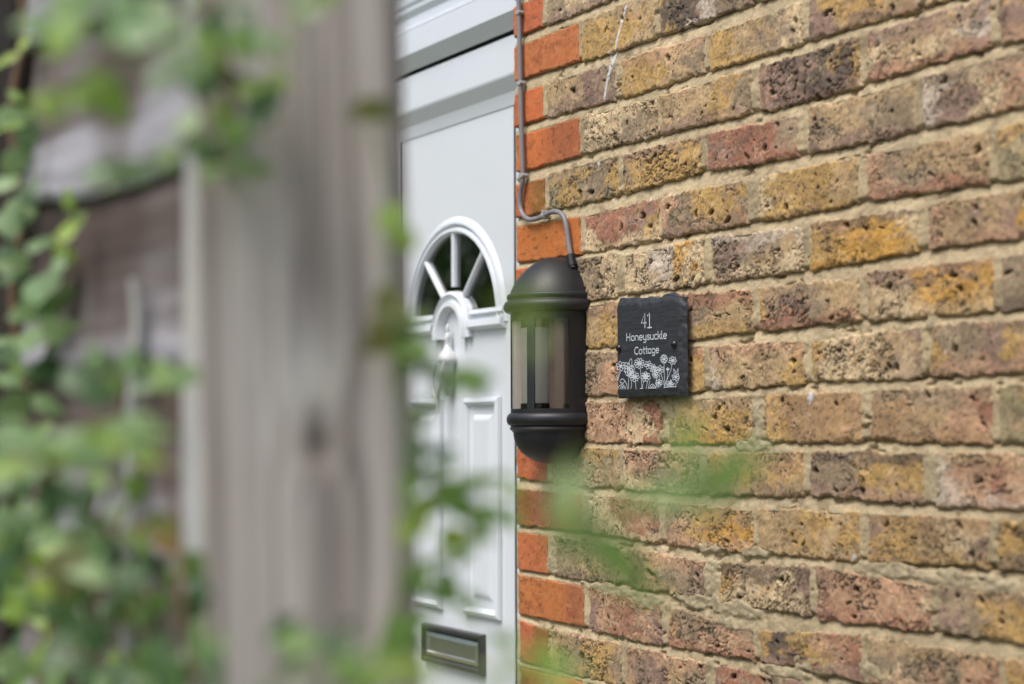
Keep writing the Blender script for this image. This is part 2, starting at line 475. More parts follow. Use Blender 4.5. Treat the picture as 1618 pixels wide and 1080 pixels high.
# per course: bricks as (left, right, top-left, top-right, bottom-left, bottom-right) in mm from the corner / the top line,
# then their look: colours left to right, colour along the top, along the bottom, crack depth, number of holes
ROWS = {
0: [(-1, 98, 1, 1, -52, -52, 'O'), (113, 329, 1, 1, -52, -52, 'GCG', '', 'V', 3, 2), (343, 560, 1, 1, -52, -52, 'TCT', '', '', 1, 2)],
1: [(1, 213, -69, -69, -127, -131, 'OO'), (223, 430, -70, -70, -132, -136, 'YYT', 'G', '', 1, 6), (444, 668, -70, -70, -136, -136, 'YDWGV', 'D', '', 8, 3), (687, 897, -70, -70, -136, -136, 'YTY', '', 'V', 3, 3)],
2: [(0, 97, -150, -150, -206, -206, 'O'), (112, 320, -151, -156, -206, -210, 'TTVG', '', 'V', 3, 1), (340, 558, -156, -160, -212, -210, 'YYTG', 'P', '', 1, 2), (569, 778, -162, -160, -210, -212, 'YYTGC', '', '', 1, 1), (795, 999, -160, -160, -212, -212, 'VYYT', '', 'V', 4, 4), (1014, 1207, -160, -160, -212, -212, 'TTY', '', '', 3, 2)],
3: [(7, 214, -222, -222, -285, -285, 'Oo'), (226, 438, -225, -230, -281, -284, 'CCGT', 'C', 'G', 9, 2), (445, 667, -230, -228, -284, -286, 'TTYG', '', 'V', 2, 4), (686, 894, -228, -229, -288, -290, 'PVDY', 'D', 'V', 9, 5), (907, 1121, -228, -228, -286, -283, 'PCTCW', 'V', 'R', 4, 4), (1134, 1349, -228, -228, -283, -283, 'VYY', '', 'P', 3, 2)],
4: [(4, 103, -306, -306, -363, -363, 'OM'), (115, 328, -302, -301, -360, -360, 'EYGY', 'G', '', 6, 3), (342, 548, -302, -303, -360, -352, 'GYYY', 'V', 'Y', 9, 2), (563, 768, -303, -310, -353, -360, 'VRRG', '', 'R', 2, 6), (790, 993, -304, -302, -360, -362, 'GTGG', 'T', 'V', 7, 1), (1009, 1208, -300, -300, -360, -360, 'WVCPT', 'G', '', 4, 2)],
5: [(8, 216, -377, -382, -439, -443, 'OO'), (230, 438, -384, -381, -440, -440, 'CRRVY', 'R', 'C', 3, 3), (447, 658, -381, -381, -438, -439, 'PGYYG', '', 'V', 4, 5), (683, 887, -381, -381, -438, -436, 'CYYT', '', '', 2, 6), (905, 1115, -381, -381, -435, -440, 'PGTT', '', 'R', 4, 4), (1129, 1343, -381, -381, -440, -440, 'EYVY', '', '', 3, 2)],
6: [(5, 106, -450, -451, -516, -516, 'OO'), (120, 321, -451, -452, -516, -516, 'CGGC', '', '', 9, 7), (346, 553, -458, -451, -514, -514, 'CCWBC', '', 'C', 7, 4), (570, 776, -451, -460, -514, -512, 'GVGTC', 'W', 'C', 8, 3), (793, 994, -455, -459, -513, -507, 'YBBC', 'D', 'B', 4, 5), (1013, 1207, -456, -456, -506, -506, 'PTVB', 'T', 'P', 3, 6)],
7: [(7, 217, -527, -527, -592, -592, 'OO'), (232, 438, -527, -527, -592, -592, 'TYYT', 'V', 'Y', 2, 2), (453, 664, -527, -533, -592, -586, 'TGTT', 'R', 'Y', 7, 2), (681, 887, -531, -534, -587, -583, 'YVGTT', 'T', 'R', 8, 4), (903, 1119, -528, -529, -586, -587, 'TCBBB', 'V', 'C', 5, 3), (1131, 1344, -529, -529, -587, -587, 'GGT', '', 'D', 7, 2)],
8: [(7, 105, -603, -603, -666, -666, 'OO'), (119, 324, -603, -603, -666, -666, 'PGP', 'G', 'P', 9, 3), (339, 551, -603, -604, -666, -665, 'TNY', 'R', 'Y', 3, 2), (565, 774, -607, -608, -665, -661, 'WTTTY', 'P', '', 4, 7), (792, 997, -610, -603, -659, -659, 'YCTV', '', 'C', 8, 3), (1014, 1207, -601, -601, -658, -658, 'YGVYY', 'G', 'P', 3, 3)],
9: [(6, 218, -680, -680, -739, -739, 'OO'), (231, 436, -680, -682, -739, -741, 'PPPCR', '', '', 6, 9), (461, 657, -681, -677, -741, -739, 'GYYY', 'G', 'B', 4, 6), (694, 888, -677, -678, -738, -736, 'YNNNN', 'N', '', 3, 2), (907, 1113, -675, -675, -735, -738, 'NNTPR', 'G', 'N', 4, 3), (1126, 1340, -675, -675, -738, -738, 'EYT', '', '', 3, 2)],
10: [(6, 108, -753, -753, -803, -808, 'Oo'), (120, 325, -753, -753, -808, -811, 'EGET', 'Y', '', 5, 2), (339, 537, -753, -757, -811, -814, 'CPVPG', 'P', 'C', 9, 3), (559, 771, -757, -753, -813, -808, 'YYYNY', 'N', 'G', 3, 2), (787, 999, -753, -752, -806, -811, 'VGYYY', 'D', 'V', 5, 4), (1022, 1209, -752, -752, -811, -811, 'WPRPR', 'T', 'W', 5, 2)],
11: [(5, 216, -821, -825, -883, -883, 'MoO'), (237, 434, -826, -830, -884, -887, 'ECRRG', '', 'C', 4, 6), (453, 661, -830, -834, -888, -888, 'GPYBB', 'G', 'P', 6, 4), (673, 882, -831, -828, -886, -885, 'TTYTY', '', 'T', 4, 4), (898, 1104, -828, -827, -885, -879, 'VYTCV', 'N', 'Y', 4, 6), (1121, 1333, -827, -827, -879, -879, 'YDOY', '', 'G', 4, 3)],
12: [(9, 107, -893, -894, -957, -957, 'O'), (127, 323, -895, -903, -957, -956, 'EGTG', 'E', 'V', 6, 2), (350, 549, -904, -912, -957, -960, 'VTGV', 'P', '', 5, 5), (584, 782, -910, -901, -961, -962, 'YCTCV', 'D', 'C', 6, 8), (796, 1010, -900, -911, -965, -961, 'VPPPC', 'P', 'R', 8, 5), (1024, 1212, -907, -907, -959, -958, 'VGYYT', 'G', '', 4, 3)],
13: [(11, 219, -965, -968, -1031, -1033, 'OOo'), (236, 439, -969, -983, -1033, -1038, 'VPRPV', 'N', '', 4, 7), (457, 661, -982, -996, -1036, -1034, 'NGPP', 'G', 'R', 5, 5), (675, 881, -995, -981, -1034, -1034, 'YDYPR', '', 'V', 4, 5), (894, 1119, -981, -983, -1034, -1034, 'GCGPR', 'T', 'P', 6, 6), (1129, 1335, -983, -983, -1034, -1034, 'YYG', 'N', '', 4, 3)],
14: [(15, 107, -1041, -1048, -1108, -1108, 'OM'), (116, 329, -1048, -1050, -1108, -1108, 'TGYG', 'P', '', 7, 3), (343, 548, -1050, -1054, -1108, -1108, 'PVTG', 'P', '', 5, 6), (568, 769, -1054, -1054, -1108, -1108, 'VRGV', '', '', 4, 4), (784, 997, -1054, -1054, -1108, -1108, 'VTG', '', '', 4, 4), (1010, 1202, -1054, -1054, -1108, -1108, 'YTG', '', '', 4, 4)],
15: [(15, 216, -1116, -1116, -1178, -1178, 'MO'), (231, 434, -1116, -1116, -1178, -1178, 'ETG', '', '', 4, 4), (447, 656, -1116, -1116, -1178, -1178, 'YTG', '', '', 4, 4), (671, 879, -1116, -1116, -1178, -1178, 'YTP', '', '', 4, 4), (893, 1109, -1116, -1116, -1178, -1178, 'YTG', '', '', 4, 4)],
}
rng = random.Random(7)
# the wall goes on beyond the frame: fill each course up to 1.9 m and add courses above and below
def nominal(k, s):
    w = min(s + 215, 1900) - s
    looks = ['YYT', 'TGT', 'CPV', 'YGY', 'PTR', 'TTC', 'NTY', 'VGT']
    t = -75 * k - 4; b = -75 * k - 62
    return (s, s + w, t, t, b, b, rng.choice(looks), rng.choice(['', 'G', 'V']), rng.choice(['', 'Y', 'R']), rng.randint(2, 6), rng.randint(1, 5))
K0, K1 = -3, 18
for k in range(K0, K1 + 1):
    half = k % 2 == 0
    row = ROWS.setdefault(k, [])
    if not row:
        row.append((2, 103 if half else 215, -75 * k - 4, -75 * k - 4, -75 * k - 62, -75 * k - 62, rng.choice(['O', 'Oo', 'oO'])))
    s = row[-1][1] + 12
    while s < 1870:
        row.append(nominal(k, s)); s = row[-1][1] + 12

STREAK = [on_plane(x, y) for x, y in ((991, 8), (982, 35), (976, 62), (970, 88), (966, 100), (959, 128), (955, 152))]
TWIG = [on_plane(x, y) for x, y in ((961, 83), (965, 95), (968, 92))]
SPOTS = [(on_plane(947, 258), 4.5), (on_plane(1281, 628), 7), (on_plane(1349, 880), 4), (on_plane(908, 414), 5), (on_plane(1027, 315), 3.5), (on_plane(1495, 555), 2)]
def paint(S, Z, col, seed):
    """Dried white paint that dripped on the wall; S, Z in metres."""
    d = np.full(S.shape, 1e9)
    for path, wd in ((STREAK, 1.0), (TWIG, 0.6)):
        for a, b in zip(path[:-1], path[1:]):
            ab = np.array([b.x - a.x, b.z - a.z]); L = (ab ** 2).sum()
            t = np.clip(((S - a.x) * ab[0] + (Z - a.z) * ab[1]) / L, 0, 1)
            d = np.minimum(d, np.hypot(S - a.x - t * ab[0], Z - a.z - t * ab[1]) * 1000 / wd)
    n = fbm(S * 160, Z * 160, seed, 3)
    w = 1 - sstep(2.0, 3.6, d + 1.8 * n)
    for p, r in SPOTS:
        w = np.maximum(w, 1 - sstep(r * 0.7, r * 1.15, np.hypot(S - p.x, Z - p.z) * 1000 + r * 0.35 * n))
    w = (w * 0.85)[..., None]
    return col * (1 - w) + np.array([0.62, 0.64, 0.68]) * w

def grid_quads(nx, ny, base=0):
    i = np.arange(nx * ny).reshape(ny, nx)
    return (np.stack([i[:-1, :-1], i[:-1, 1:], i[1:, 1:], i[1:, :-1]], -1).reshape(-1, 4) + base)

def brick(spec, seed, res, parent, depth=0.03):
    sl, sr, tl, tr, bl, br = [v / 1000 for v in spec[:6]]
    if len(spec) > 7: sl -= 0.0008; sr += 0.0008; tl += 0.0030; tr += 0.0030; bl -= 0.0024; br -= 0.0024
    look = spec[6]; top = spec[7] if len(spec) > 7 else ''; bot = spec[8] if len(spec) > 8 else ''
    crack = spec[9] if len(spec) > 9 else 0; holes = spec[10] if len(spec) > 10 else 0
    orange = len(spec) == 7
    rg = np.random.RandomState(seed)
    W = sr - sl; H = max(tl - bl, tr - br)
    nx = max(6, int(W / res)); ny = max(4, int(H / res))
    u, v = np.meshgrid(np.linspace(0, 1, nx), np.linspace(0, 1, ny))
    S = sl + u * W
    Z = (bl + (br - bl) * u) * (1 - v) + (tl + (tr - tl) * u) * v + Z0
    X = u * W * 1000; Y = v * H * 1000                       # millimetres on the face
    # --- relief
    rough = 0.25 if orange else 0.7 + 0.5 * rg.rand()
    wob = 1.3 if orange else 2.3
    S = S + wob * 0.001 * fbm(X / 16, Y / 16, seed + 1, 4)
    Z = Z + wob * 0.001 * fbm(X / 14, Y / 14, seed + 2, 4)
    d = np.minimum(np.minimum(X, W * 1000 - X), np.minimum(Y, H * 1000 - Y))
    chip = sstep(0.3, 0.85, fbm(X / 22, Y / 22, seed + 3, 2)) * (2.0 if orange else 6)
    er = (1.4 if orange else 2.0) + chip
    ed = d + (0.7 if orange else 1.8) * fbm(X / 6, Y / 6, seed + 4, 3)
    relief = -np.clip((er - ed) / er, 0, 1.4) ** 2 * (1.5 + 0.45 * er)
    relief = relief + rough * (1.1 * fbm(X / 40, Y / 30, seed + 5, 3) + 0.38 * fbm(X / 5, Y / 4.5, seed + 6, 3, 0.65))
    cav = np.zeros_like(X)
    if not orange:
        ang = rg.uniform(-0.6, 0.6); ca, sa = math.cos(ang), math.sin(ang)
        xr = X * ca + Y * sa; yr = -X * sa + Y * ca
        wx = 5 * fbm(X / 18, Y / 18, seed + 8, 3)
        r1 = 1 - np.abs(fbm((xr + wx) / 26, (yr + wx) / 11, seed + 9, 4)) / 0.10
        r2 = 1 - np.abs(fbm((xr - wx) / 11, yr / 5.5, seed + 10, 3)) / 0.15
        zone = sstep(-0.15, 0.35, fbm(X / 45, Y / 30, seed + 11, 2) + 0.05 * crack - 0.2)
        ck = np.clip(r1, 0, 1) ** 1.2 * 1.5 + np.clip(r2, 0, 1) * 0.9
        ck = ck * zone * crack / 5.8
        relief = relief - 1.7 * ck
        cav = np.clip(ck * 1.5, 0, 1.3)
        crumb = sstep(0.15, 0.5, fbm(X / 9, Y / 7, seed + 30, 3)) * zone * crack / 9
        relief = relief + 0.8 * crumb
        for _ in range(holes + 2):
            hx, hy = rg.uniform(0.05, 0.95) * W * 1000, rg.uniform(0.12, 0.88) * H * 1000
            big = rg.rand() < 0.4
            R = rg.uniform(2.3, 4.8) if big else rg.uniform(1.0, 2.3)
            q = np.hypot((X - hx) * rg.uniform(0.5, 1.25) + (Y - hy) * rg.uniform(-0.5, 0.5), Y - hy) + 1.7 * fbm(X / 4, Y / 4, seed + 12, 3)
            g = np.exp(-np.clip(q / R, 0, 9) ** 4)
            relief = relief - g * R * 2.3
            cav = np.maximum(cav, sstep(0.25, 0.7, g) * 1.2)
    else:
        r1 = 1 - np.abs(fbm(X / 50, Y / 14, seed + 9, 3)) / 0.03
        relief = relief - np.clip(r1, 0, 1) * 0.5 * sstep(0.1, 0.5, fbm(X / 30, Y / 30, seed + 13, 2))
    # --- colour
    cs = [PAL[c] for c in look]
    if orange: tint = np.array([1 + 0.10 * rg.uniform(-1, 1), 1 + 0.16 * rg.uniform(-1, 1), 1 + 0.2 * rg.uniform(-1, 1)]); cs = [c * tint for c in cs]
    if len(cs) == 1: cs = cs * 2
    wu = np.clip(u + (0.05 if orange else 0.17) * fbm(X / 38, Y / 24, seed + 14, 4), 0, 0.9999) * (len(cs) - 1)
    if orange: wu = np.clip(u, 0, 0.9999) * (len(cs) - 1)
    i0 = wu.astype(int); fr = sstep(0.32, 0.68, wu - i0 + (0 if orange else 0.25 * fbm(X / 12, Y / 12, seed + 15, 3)))[..., None]
    A = np.stack(cs); col = A[i0] * (1 - fr) + A[i0 + 1] * fr
    nz = fbm(X / 30, Y / 14, seed + 16, 4)
    if top: w = sstep(0.62, 0.86, v + 0.22 * nz)[..., None] * 0.75; col = col * (1 - w) + PAL[top] * w
    if bot: w = sstep(0.62, 0.88, 1 - v + 0.22 * nz)[..., None] * 0.75; col = col * (1 - w) + PAL[bot] * w
    if not orange:
        w = sstep(0.30, 0.75, fbm(X / 22, Y / 13, seed + 17, 5, 0.6))[..., None] * 0.6       # pale lime bloom
        col = col * (1 - w) + (0.5 * PAL['C'] + 0.5 * col * 1.25) * w
        w = sstep(0.34, 0.7, fbm(X / 17, Y / 10, seed + 18, 5, 0.65))[..., None] * 0.5      # soot
        col = col * (1 - w) + PAL['D'] * w
        w = sstep(0.55, 0.8, fbm(X / 26, Y / 15, seed + 19, 4))[..., None] * 0.5             # pink firing
        col = col * (1 - w) + PAL['P'] * w
        w = sstep(0.42, 0.62, fbm(X / 4.5, Y / 3.5, seed + 33, 3, 0.6) + 0.25 * fbm(X / 30, Y / 25, seed + 34, 2))[..., None] * 0.6     # specks
        col = col * (1 - w) + np.array([0.09, 0.075, 0.062]) * w
        w = np.clip(cav, 0, 1)[..., None] * 0.95                                             # pits and cracks coloured near black
        col = col * (1 - w) + np.array([0.030, 0.026, 0.022]) * w
        rim = sstep(3.5, 0.5, ed)[..., None] * 0.5 * sstep(-0.3, 0.4, fbm(X / 14, Y / 9, seed + 21, 3))[..., None]   # mortar film on the arrises
        col = col * (1 - rim) + PAL['C'] * rim
    else:
        w = sstep(0.15, 0.7, fbm(X / 30, Y / 20, seed + 17, 5, 0.6))[..., None] * 0.55
        col = col * (1 - w) + PAL['o'] * 0.75 * w
        w = sstep(0.3, 0.8, fbm(X / 34, Y / 8, seed + 19, 4, 0.6))[..., None] * 0.35
        col = col * (1 - w) + np.array([0.50, 0.22, 0.10]) * w
        rim = sstep(3.0, 0.3, ed)[..., None] * 0.4 * sstep(-0.1, 0.5, fbm(X / 14, Y / 9, seed + 21, 3))[..., None]
        col = col * (1 - rim) + PAL['S'] * rim
        w = sstep(0.5, 0.8, fbm(X / 9, Y / 7, seed + 18, 4, 0.6))[..., None] * 0.65
        col = col * (1 - w) + np.array([0.10, 0.05, 0.03]) * w
    if not orange: col = col * 0.85 + (col.mean(axis=(0, 1)) * 0.5 + PAL['T'] * 0.5) * 0.15
    lum = 1 + (0.16 if orange else 0.22) * fbm(X / 8, Y / 6, seed + 20, 4, 0.7) + (0.05 if orange else 0.12) * fbm(X / 60, Y / 50, seed + 22, 2)
    col = np.clip(col * np.clip(lum, 0.45, 1.6)[..., None], 0.01, 0.85)
    col = paint(S, Z, col, 5)
    yy = -relief * 0.001
    n0 = nx * ny
    V = np.stack([S, yy, Z], -1).reshape(-1, 3)
    Q = grid_quads(nx, ny)
    # sides and back: the rim pulled back into the wall
    i = np.arange(n0).reshape(ny, nx)
    rimi = np.concatenate([i[0, :-1], i[:-1, -1], i[-1, :0:-1], i[:0:-1, 0]])
    mid = V[rimi].copy(); mid[:, 1] += 0.006
    back = V[rimi].copy(); back[:, 1] = depth
    nr = len(rimi)
    rr = np.arange(nr); r2 = (rr + 1) % nr
    Q = np.concatenate([Q, np.stack([rimi[rr], n0 + rr, n0 + r2, rimi[r2]], -1), np.stack([n0 + rr, n0 + nr + rr, n0 + nr + r2, n0 + r2], -1)])
    V = np.concatenate([V, mid, back])
    fc = col.reshape(-1, 3)
    fc = np.concatenate([fc, fc[rimi], fc[rimi]])
    me = mesh_np('brick', V, Q, fc)
    return obj('brick', me, M['orange'] if orange else M['brick'], parent)

# --- mortar relief: one sheet that carries the bricks
def course_line(k, which):
    a, b = (2, 3) if which == 't' else (4, 5)
    xs, ys = [], []
    for r in ROWS[k]:
        xs += [r[0], r[1]]; ys += [r[a], r[b]]
    return np.array(xs, float), np.array(ys, float)

def mortar_sheet(s0, s1, z0, z1, res):
    s = np.arange(s0, s1 + res, res); z = np.arange(z0, z1 + res, res)
    S, Z = np.meshgrid(s, z)
    dep = np.full(S.shape, 1.6)                                # mm behind the brick face
    for k in range(K0, K1 + 1):
        b = np.interp(s, *course_line(k, 'b'))
        t2 = np.interp(s, *course_line(k + 1, 't')) if k < K1 else b - 14
        fr = (b[None, :] - Z) / np.maximum(b - t2, 4)[None, :]     # 0 under the brick above, 1 on the brick below
        inside = sstep(-0.25, 0.05, fr) * (1 - sstep(0.95, 1.25, fr))
        prof = 9.5 - 8.6 * np.clip(fr, 0, 1) ** 0.55
        dep = dep * (1 - inside) + prof * inside
    n1 = fbm(S / 60, Z / 45, 101, 4); n2 = fbm(S / 9, Z / 6, 102, 4); n3 = fbm(S / 22, Z / 10, 103, 3)
    dep = dep + 0.8 * n1 + 0.55 * n2 + 0.35 * fbm(S / 4, Z / 3.5, 108, 2)
    dep = dep + 6 * sstep(0.45, 0.8, n3) * sstep(0.1, 0.5, fbm(S / 130, Z / 60, 104, 2))       # missing mortar
    # later grey repairs smeared over the brick edges
    grey = np.zeros_like(S)
    for px, py, rx, ry in ((1197, 668, 11, 36), (1185, 702, 26, 12), (1122, 915, 12, 34), (1105, 948, 48, 14), (1165, 962, 40, 16), (1150, 985, 14, 22), (1085, 940, 30, 10),
                           (1120, 862, 26, 14), (1190, 870, 40, 10), (1410, 900, 70, 13), (1500, 912, 60, 15), (1580, 925, 40, 14), (1478, 755, 12, 40), (1290, 1052, 40, 14), (1230, 1060, 50, 12),
                           (1015, 950, 40, 16), (960, 930, 40, 12), (1380, 1060, 30, 22), (890, 772, 10, 26), (873, 880, 9, 30), (1470, 500, 8, 26), (1040, 900, 10, 12)):
        c = on_plane(px, py); cx, cz = c.x * 1000, (c.z - Z0) * 1000
        e = on_plane(px + rx, py); kx = abs(e.x * 1000 - cx); kz = ry * abs(on_plane(px, py + 1).z - c.z) * 1000
        q = np.hypot((S - cx) / kx, (Z - cz) / kz) + 0.35 * fbm(S / 18, Z / 12, 105, 4)
        grey = np.maximum(grey, 1 - sstep(0.75, 1.05, q))
    # behind each brick the bed mortar lies deep
    deep = np.zeros_like(S)
    for k in range(K0, K1 + 1):
        for r in ROWS[k]:
            if r[1] < s0 or r[0] > s1: continue
            ia, ib = np.searchsorted(s, [r[0], r[1]]); ja, jb = np.searchsorted(z, [min(r[4], r[5]) - 3, max(r[2], r[3]) + 3])
            if ib <= ia or jb <= ja: continue
            ss = s[ia:ib][None, :]; zz = z[ja:jb][:, None]; f = (ss - r[0]) / (r[1] - r[0])
            t_ = r[2] + (r[3] - r[2]) * f; b_ = r[4] + (r[5] - r[4]) * f
            dd = np.minimum(np.minimum(ss - r[0], r[1] - ss), np.minimum(t_ - zz, zz - b_))
            deep[ja:jb, ia:ib] = np.maximum(deep[ja:jb, ia:ib], sstep(1.5, 5.0, dd))
    dep = dep * (1 - deep) + 13.0 * deep
    dep = dep * (1 - grey) + (-0.1 + 1.3 * n2 + 0.9 * n3) * grey
    col = np.empty(S.shape + (3,)); col[:] = PAL['S']
    lowmix = sstep(-560, -1000, Z)[..., None] * 0.55
    col = col * (1 - lowmix) + np.array(lin((172, 158, 128))) * lowmix
    col = col * (1 + 0.24 * n1[..., None] + 0.12 * n2[..., None])
    w = sstep(0.2, 0.7, fbm(S / 35, Z / 12, 106, 4))[..., None] * 0.5
    col = col * (1 - w) + np.array(lin((197, 181, 149))) * w
    w = sstep(0.35, 0.75, fbm(S / 28, Z / 20, 107, 4))[..., None] * 0.55
    col = col * (1 - w) + np.array(lin((128, 113, 88))) * w
    g = grey[..., None] * 0.85
    col = col * (1 - g) + np.array(lin((170, 158, 130))) * (1 + 0.2 * n2[..., None]) * g
    Sm, Zm = S / 1000, Z / 1000 + Z0
    col = paint(Sm, Zm, np.clip(col, 0.02, 0.8), 5)
    V = np.stack([Sm, dep / 1000, Zm], -1).reshape(-1, 3)
    return mesh_np('wall', V, grid_quads(len(s), len(z)), col.reshape(-1, 3))

wall = obj('wall', mortar_sheet(4.5, 1250, -1190, 40, 2.0), M['mortar'], cottage)
for a_ in ((1250, 1900, -1420, 230, 8), (4.5, 1250, 40, 230, 8), (4.5, 1250, -1420, -1190, 8)):
    obj('wall', mortar_sheet(*a_), M['mortar'], cottage)
wall['label'] = 'sandy mortar wall face that carries the bricks'
seed = 100
for k in sorted(ROWS):
    for r in ROWS[k]:
        seed += 37
        seen = 0 <= k <= 14 and r[0] < 1215
        brick(r, seed, 0.0016 if seen else 0.006, wall, 0.102 if len(r) == 7 else 0.03)

# what lies beyond: core, the rest of the brickwork up, down and left of the door, joined
core = MB()
core.box(0.006, 1.9, 0.016, 0.30, 0.0, 3.3)
core.box(-3.2, -0.876, 0.016, 0.30, 0.0, 3.3)
core.box(-0.872, 0.002, 0.016, 0.30, 2.45, 3.3)
core.build('wall_core', M['interior'], cottage)
rest = MB()
def rest_course(k, x0, x1, off):
    t = Z0 - 0.075 * k - 0.004; s = x0 - off
    while s < x1 - 0.03:
        a, b = max(s, x0), min(s + 0.215, x1)
        if b - a > 0.03: rest.box(a, b, rng.uniform(0, 0.002), 0.03, t - 0.059, t)
        s += 0.226
for k in range(-15, 29):
    off = 0.113 if k % 2 else 0.0
    if k < K0 or k > K1: rest_course(k, 0.0, 1.9, off)
    rest_course(k, -3.2, -0.87, off)
    if k < -4: rest_course(k, -0.866, -0.006, off)
me_r = rest.build('distant_brickwork', None, cottage)
co = np.zeros(len(me_r.data.vertices) * 3, np.float32); me_r.data.vertices.foreach_get('co', co); co = co.reshape(-1, 8, 3)
hr = np.random.RandomState(4); cl = np.ones((len(co), 8, 4), np.float32)
for i_b, bx in enumerate(co):
    quoin = -0.88 < bx[:, 0].max() < -0.86 or (abs(bx[:, 0].min()) < 0.001)
    c1 = PAL['O'] if quoin else PAL[hr.choice(list('YYTTGCPRVN'))]
    cl[i_b, :, :3] = np.clip(c1 * hr.uniform(0.8, 1.12) * (1 + hr.uniform(-0.12, 0.12, (8, 1))), 0, 0.8)
a_ = me_r.data.attributes.new('Col', 'FLOAT_COLOR', 'POINT'); a_.data.foreach_set('color', cl.ravel())
me_r.data.materials.append(M['brick']); tag(me_r, kind='stuff')
# hall behind the door
hall = MB()
hall.add([(-0.9, 0.2, 0.02), (0.0, 0.2, 0.02), (0.0, 1.8, 0.02), (-0.9, 1.8, 0.02), (-0.9, 0.2, 2.44), (0.0, 0.2, 2.44), (0.0, 1.8, 2.44), (-0.9, 1.8, 2.44)],
         [(0, 1, 2, 3), (4, 7, 6, 5), (1, 5, 6, 2), (2, 6, 7, 3), (3, 7, 4, 0)])
hall.build('hallway', M['interior'], cottage)

# ================================================================== front door
door = empty('front_door', (-0.435, 0.09, 0), cottage)
door['label'] = 'white door with fanlight, knocker and letter plate'
z = lambda h: Z0 + h
CX = -0.435
PF = 0.110       # door panel face
# outer frame with a transom, then the leaf inside it
fr = MB()
fr.ring(-0.868, -0.001, 0.02, 2.44, [(0, 0.16), (0, 0.07), (0.004, 0.066), (0.046, 0.066), (0.062, 0.086), (0.062, 0.16)])
fr.box(-0.81, -0.058, 0.068, 0.16, z(0.030), z(0.078))
fr.add([(-0.81, 0.0682, z(0.0302)), (-0.058, 0.0682, z(0.0302)), (-0.058, 0.088, z(0.004)), (-0.81, 0.088, z(0.004))], [(0, 1, 2, 3)])
fr.build('door_frame', M['upvc'], door, bevel=0.0015)
tp = MB()
tp.ring(-0.805, -0.063, z(0.0785), 2.375, [(0, 0.075), (0.004, 0.072), (0.016, 0.084), (0.017, 0.094), (0.04, 0.096), (0.05, 0.088), (0.058, 0.088), (0.066, 0.098), (0.09, 0.098)])
x0, x1, a, b = -0.715, -0.153, z(0.0785) + 0.09, 2.375 - 0.09
tp.add([(x0, 0.098, a), (x1, 0.098, a), (x1, 0.098, b), (x0, 0.098, b)], [(0, 1, 2, 3)])
tp.build('top_panel', M['upvc'], door)
gs = MB()
gs.ring(-0.812, -0.056, 0.05, z(0.006), [(0, 0.15), (0, 0.098), (0.012, 0.098), (0.012, 0.15)])
gs.ring(-0.6815, -0.1885, 0.23, z(-0.1005), [(-0.002, 0.12), (0, 0.1085), (0.006, 0.1085), (0.006, 0.12)])
gs.build('gasket', M['gasket'], door)
sa = MB()
sa.ring(-0.806, -0.064, 0.055, z(-0.004), [(0, 0.15), (0, 0.090), (0.003, 0.087), (0.070, 0.087), (0.074, 0.088), (0.098, 0.103), (0.122, 0.1082), (0.124, 0.12)])
sa.build('door_leaf_frame', M['upvc'], door)

# moulded leaf panel with a fan-shaped opening
R_OUT, R_GL, FZ, GZ = 0.203, 0.181, z(-0.522), z(-0.4945)
pn = MB()
N = 40
a0 = math.asin((GZ - FZ) / R_GL)
# flat face round the fan: strips to the border
px0, px1, pz0, pz1 = -0.682, -0.188, 0.24, z(-0.10)
arc_pts = [(CX + 0.2 * math.cos(math.pi * i / N), FZ + 0.2 * math.sin(math.pi * i / N)) for i in range(N + 1)]
top = [(px1 + (px0 - px1) * i / N, pz1) for i in range(N + 1)]
rows = [[(p[0], PF, p[1]), (q[0], PF, q[1])] for p, q in zip(arc_pts, top)]
pn.sweep_loop(rows, close_ring=False)
pn.add([(px1, PF, FZ), (CX + 0.2, PF, FZ), (px1, PF, pz1)], [(0, 1, 2)])
pn.add([(px0, PF, FZ), (CX - 0.2, PF, FZ), (px0, PF, pz1)], [(0, 1, 2)])
pn.add([(px0, PF, pz0), (px1, PF, pz0), (px1, PF, FZ), (px0, PF, FZ)], [(0, 1, 2, 3)])
pn.add([(CX - 0.055, PF + 0.0002, FZ - 0.001), (CX + 0.055, PF + 0.0002, FZ - 0.001), (CX + 0.055, PF + 0.0002, z(-0.472)), (CX - 0.055, PF + 0.0002, z(-0.472))], [(0, 1, 2, 3)])
panel = pn.build('leaf_panel', M['upvc'], door)
fm = MB()
fm.arc(CX, FZ, [(R_OUT + 0.012, PF - 0.0006), (R_OUT + 0.007, PF - 0.005), (R_OUT + 0.001, PF - 0.008), (R_OUT - 0.003, PF - 0.008), (R_OUT - 0.005, PF - 0.002), (R_OUT - 0.009, PF - 0.002),
                (R_OUT - 0.012, PF - 0.008), (R_OUT - 0.017, PF - 0.009), (R_OUT - 0.020, PF - 0.004), (R_GL + 0.0005, PF - 0.003), (R_GL, PF + 0.012)], 0.0, math.pi, 44)
fm.build('fan_moulding', M['upvc'], door, smooth=True, auto=35)
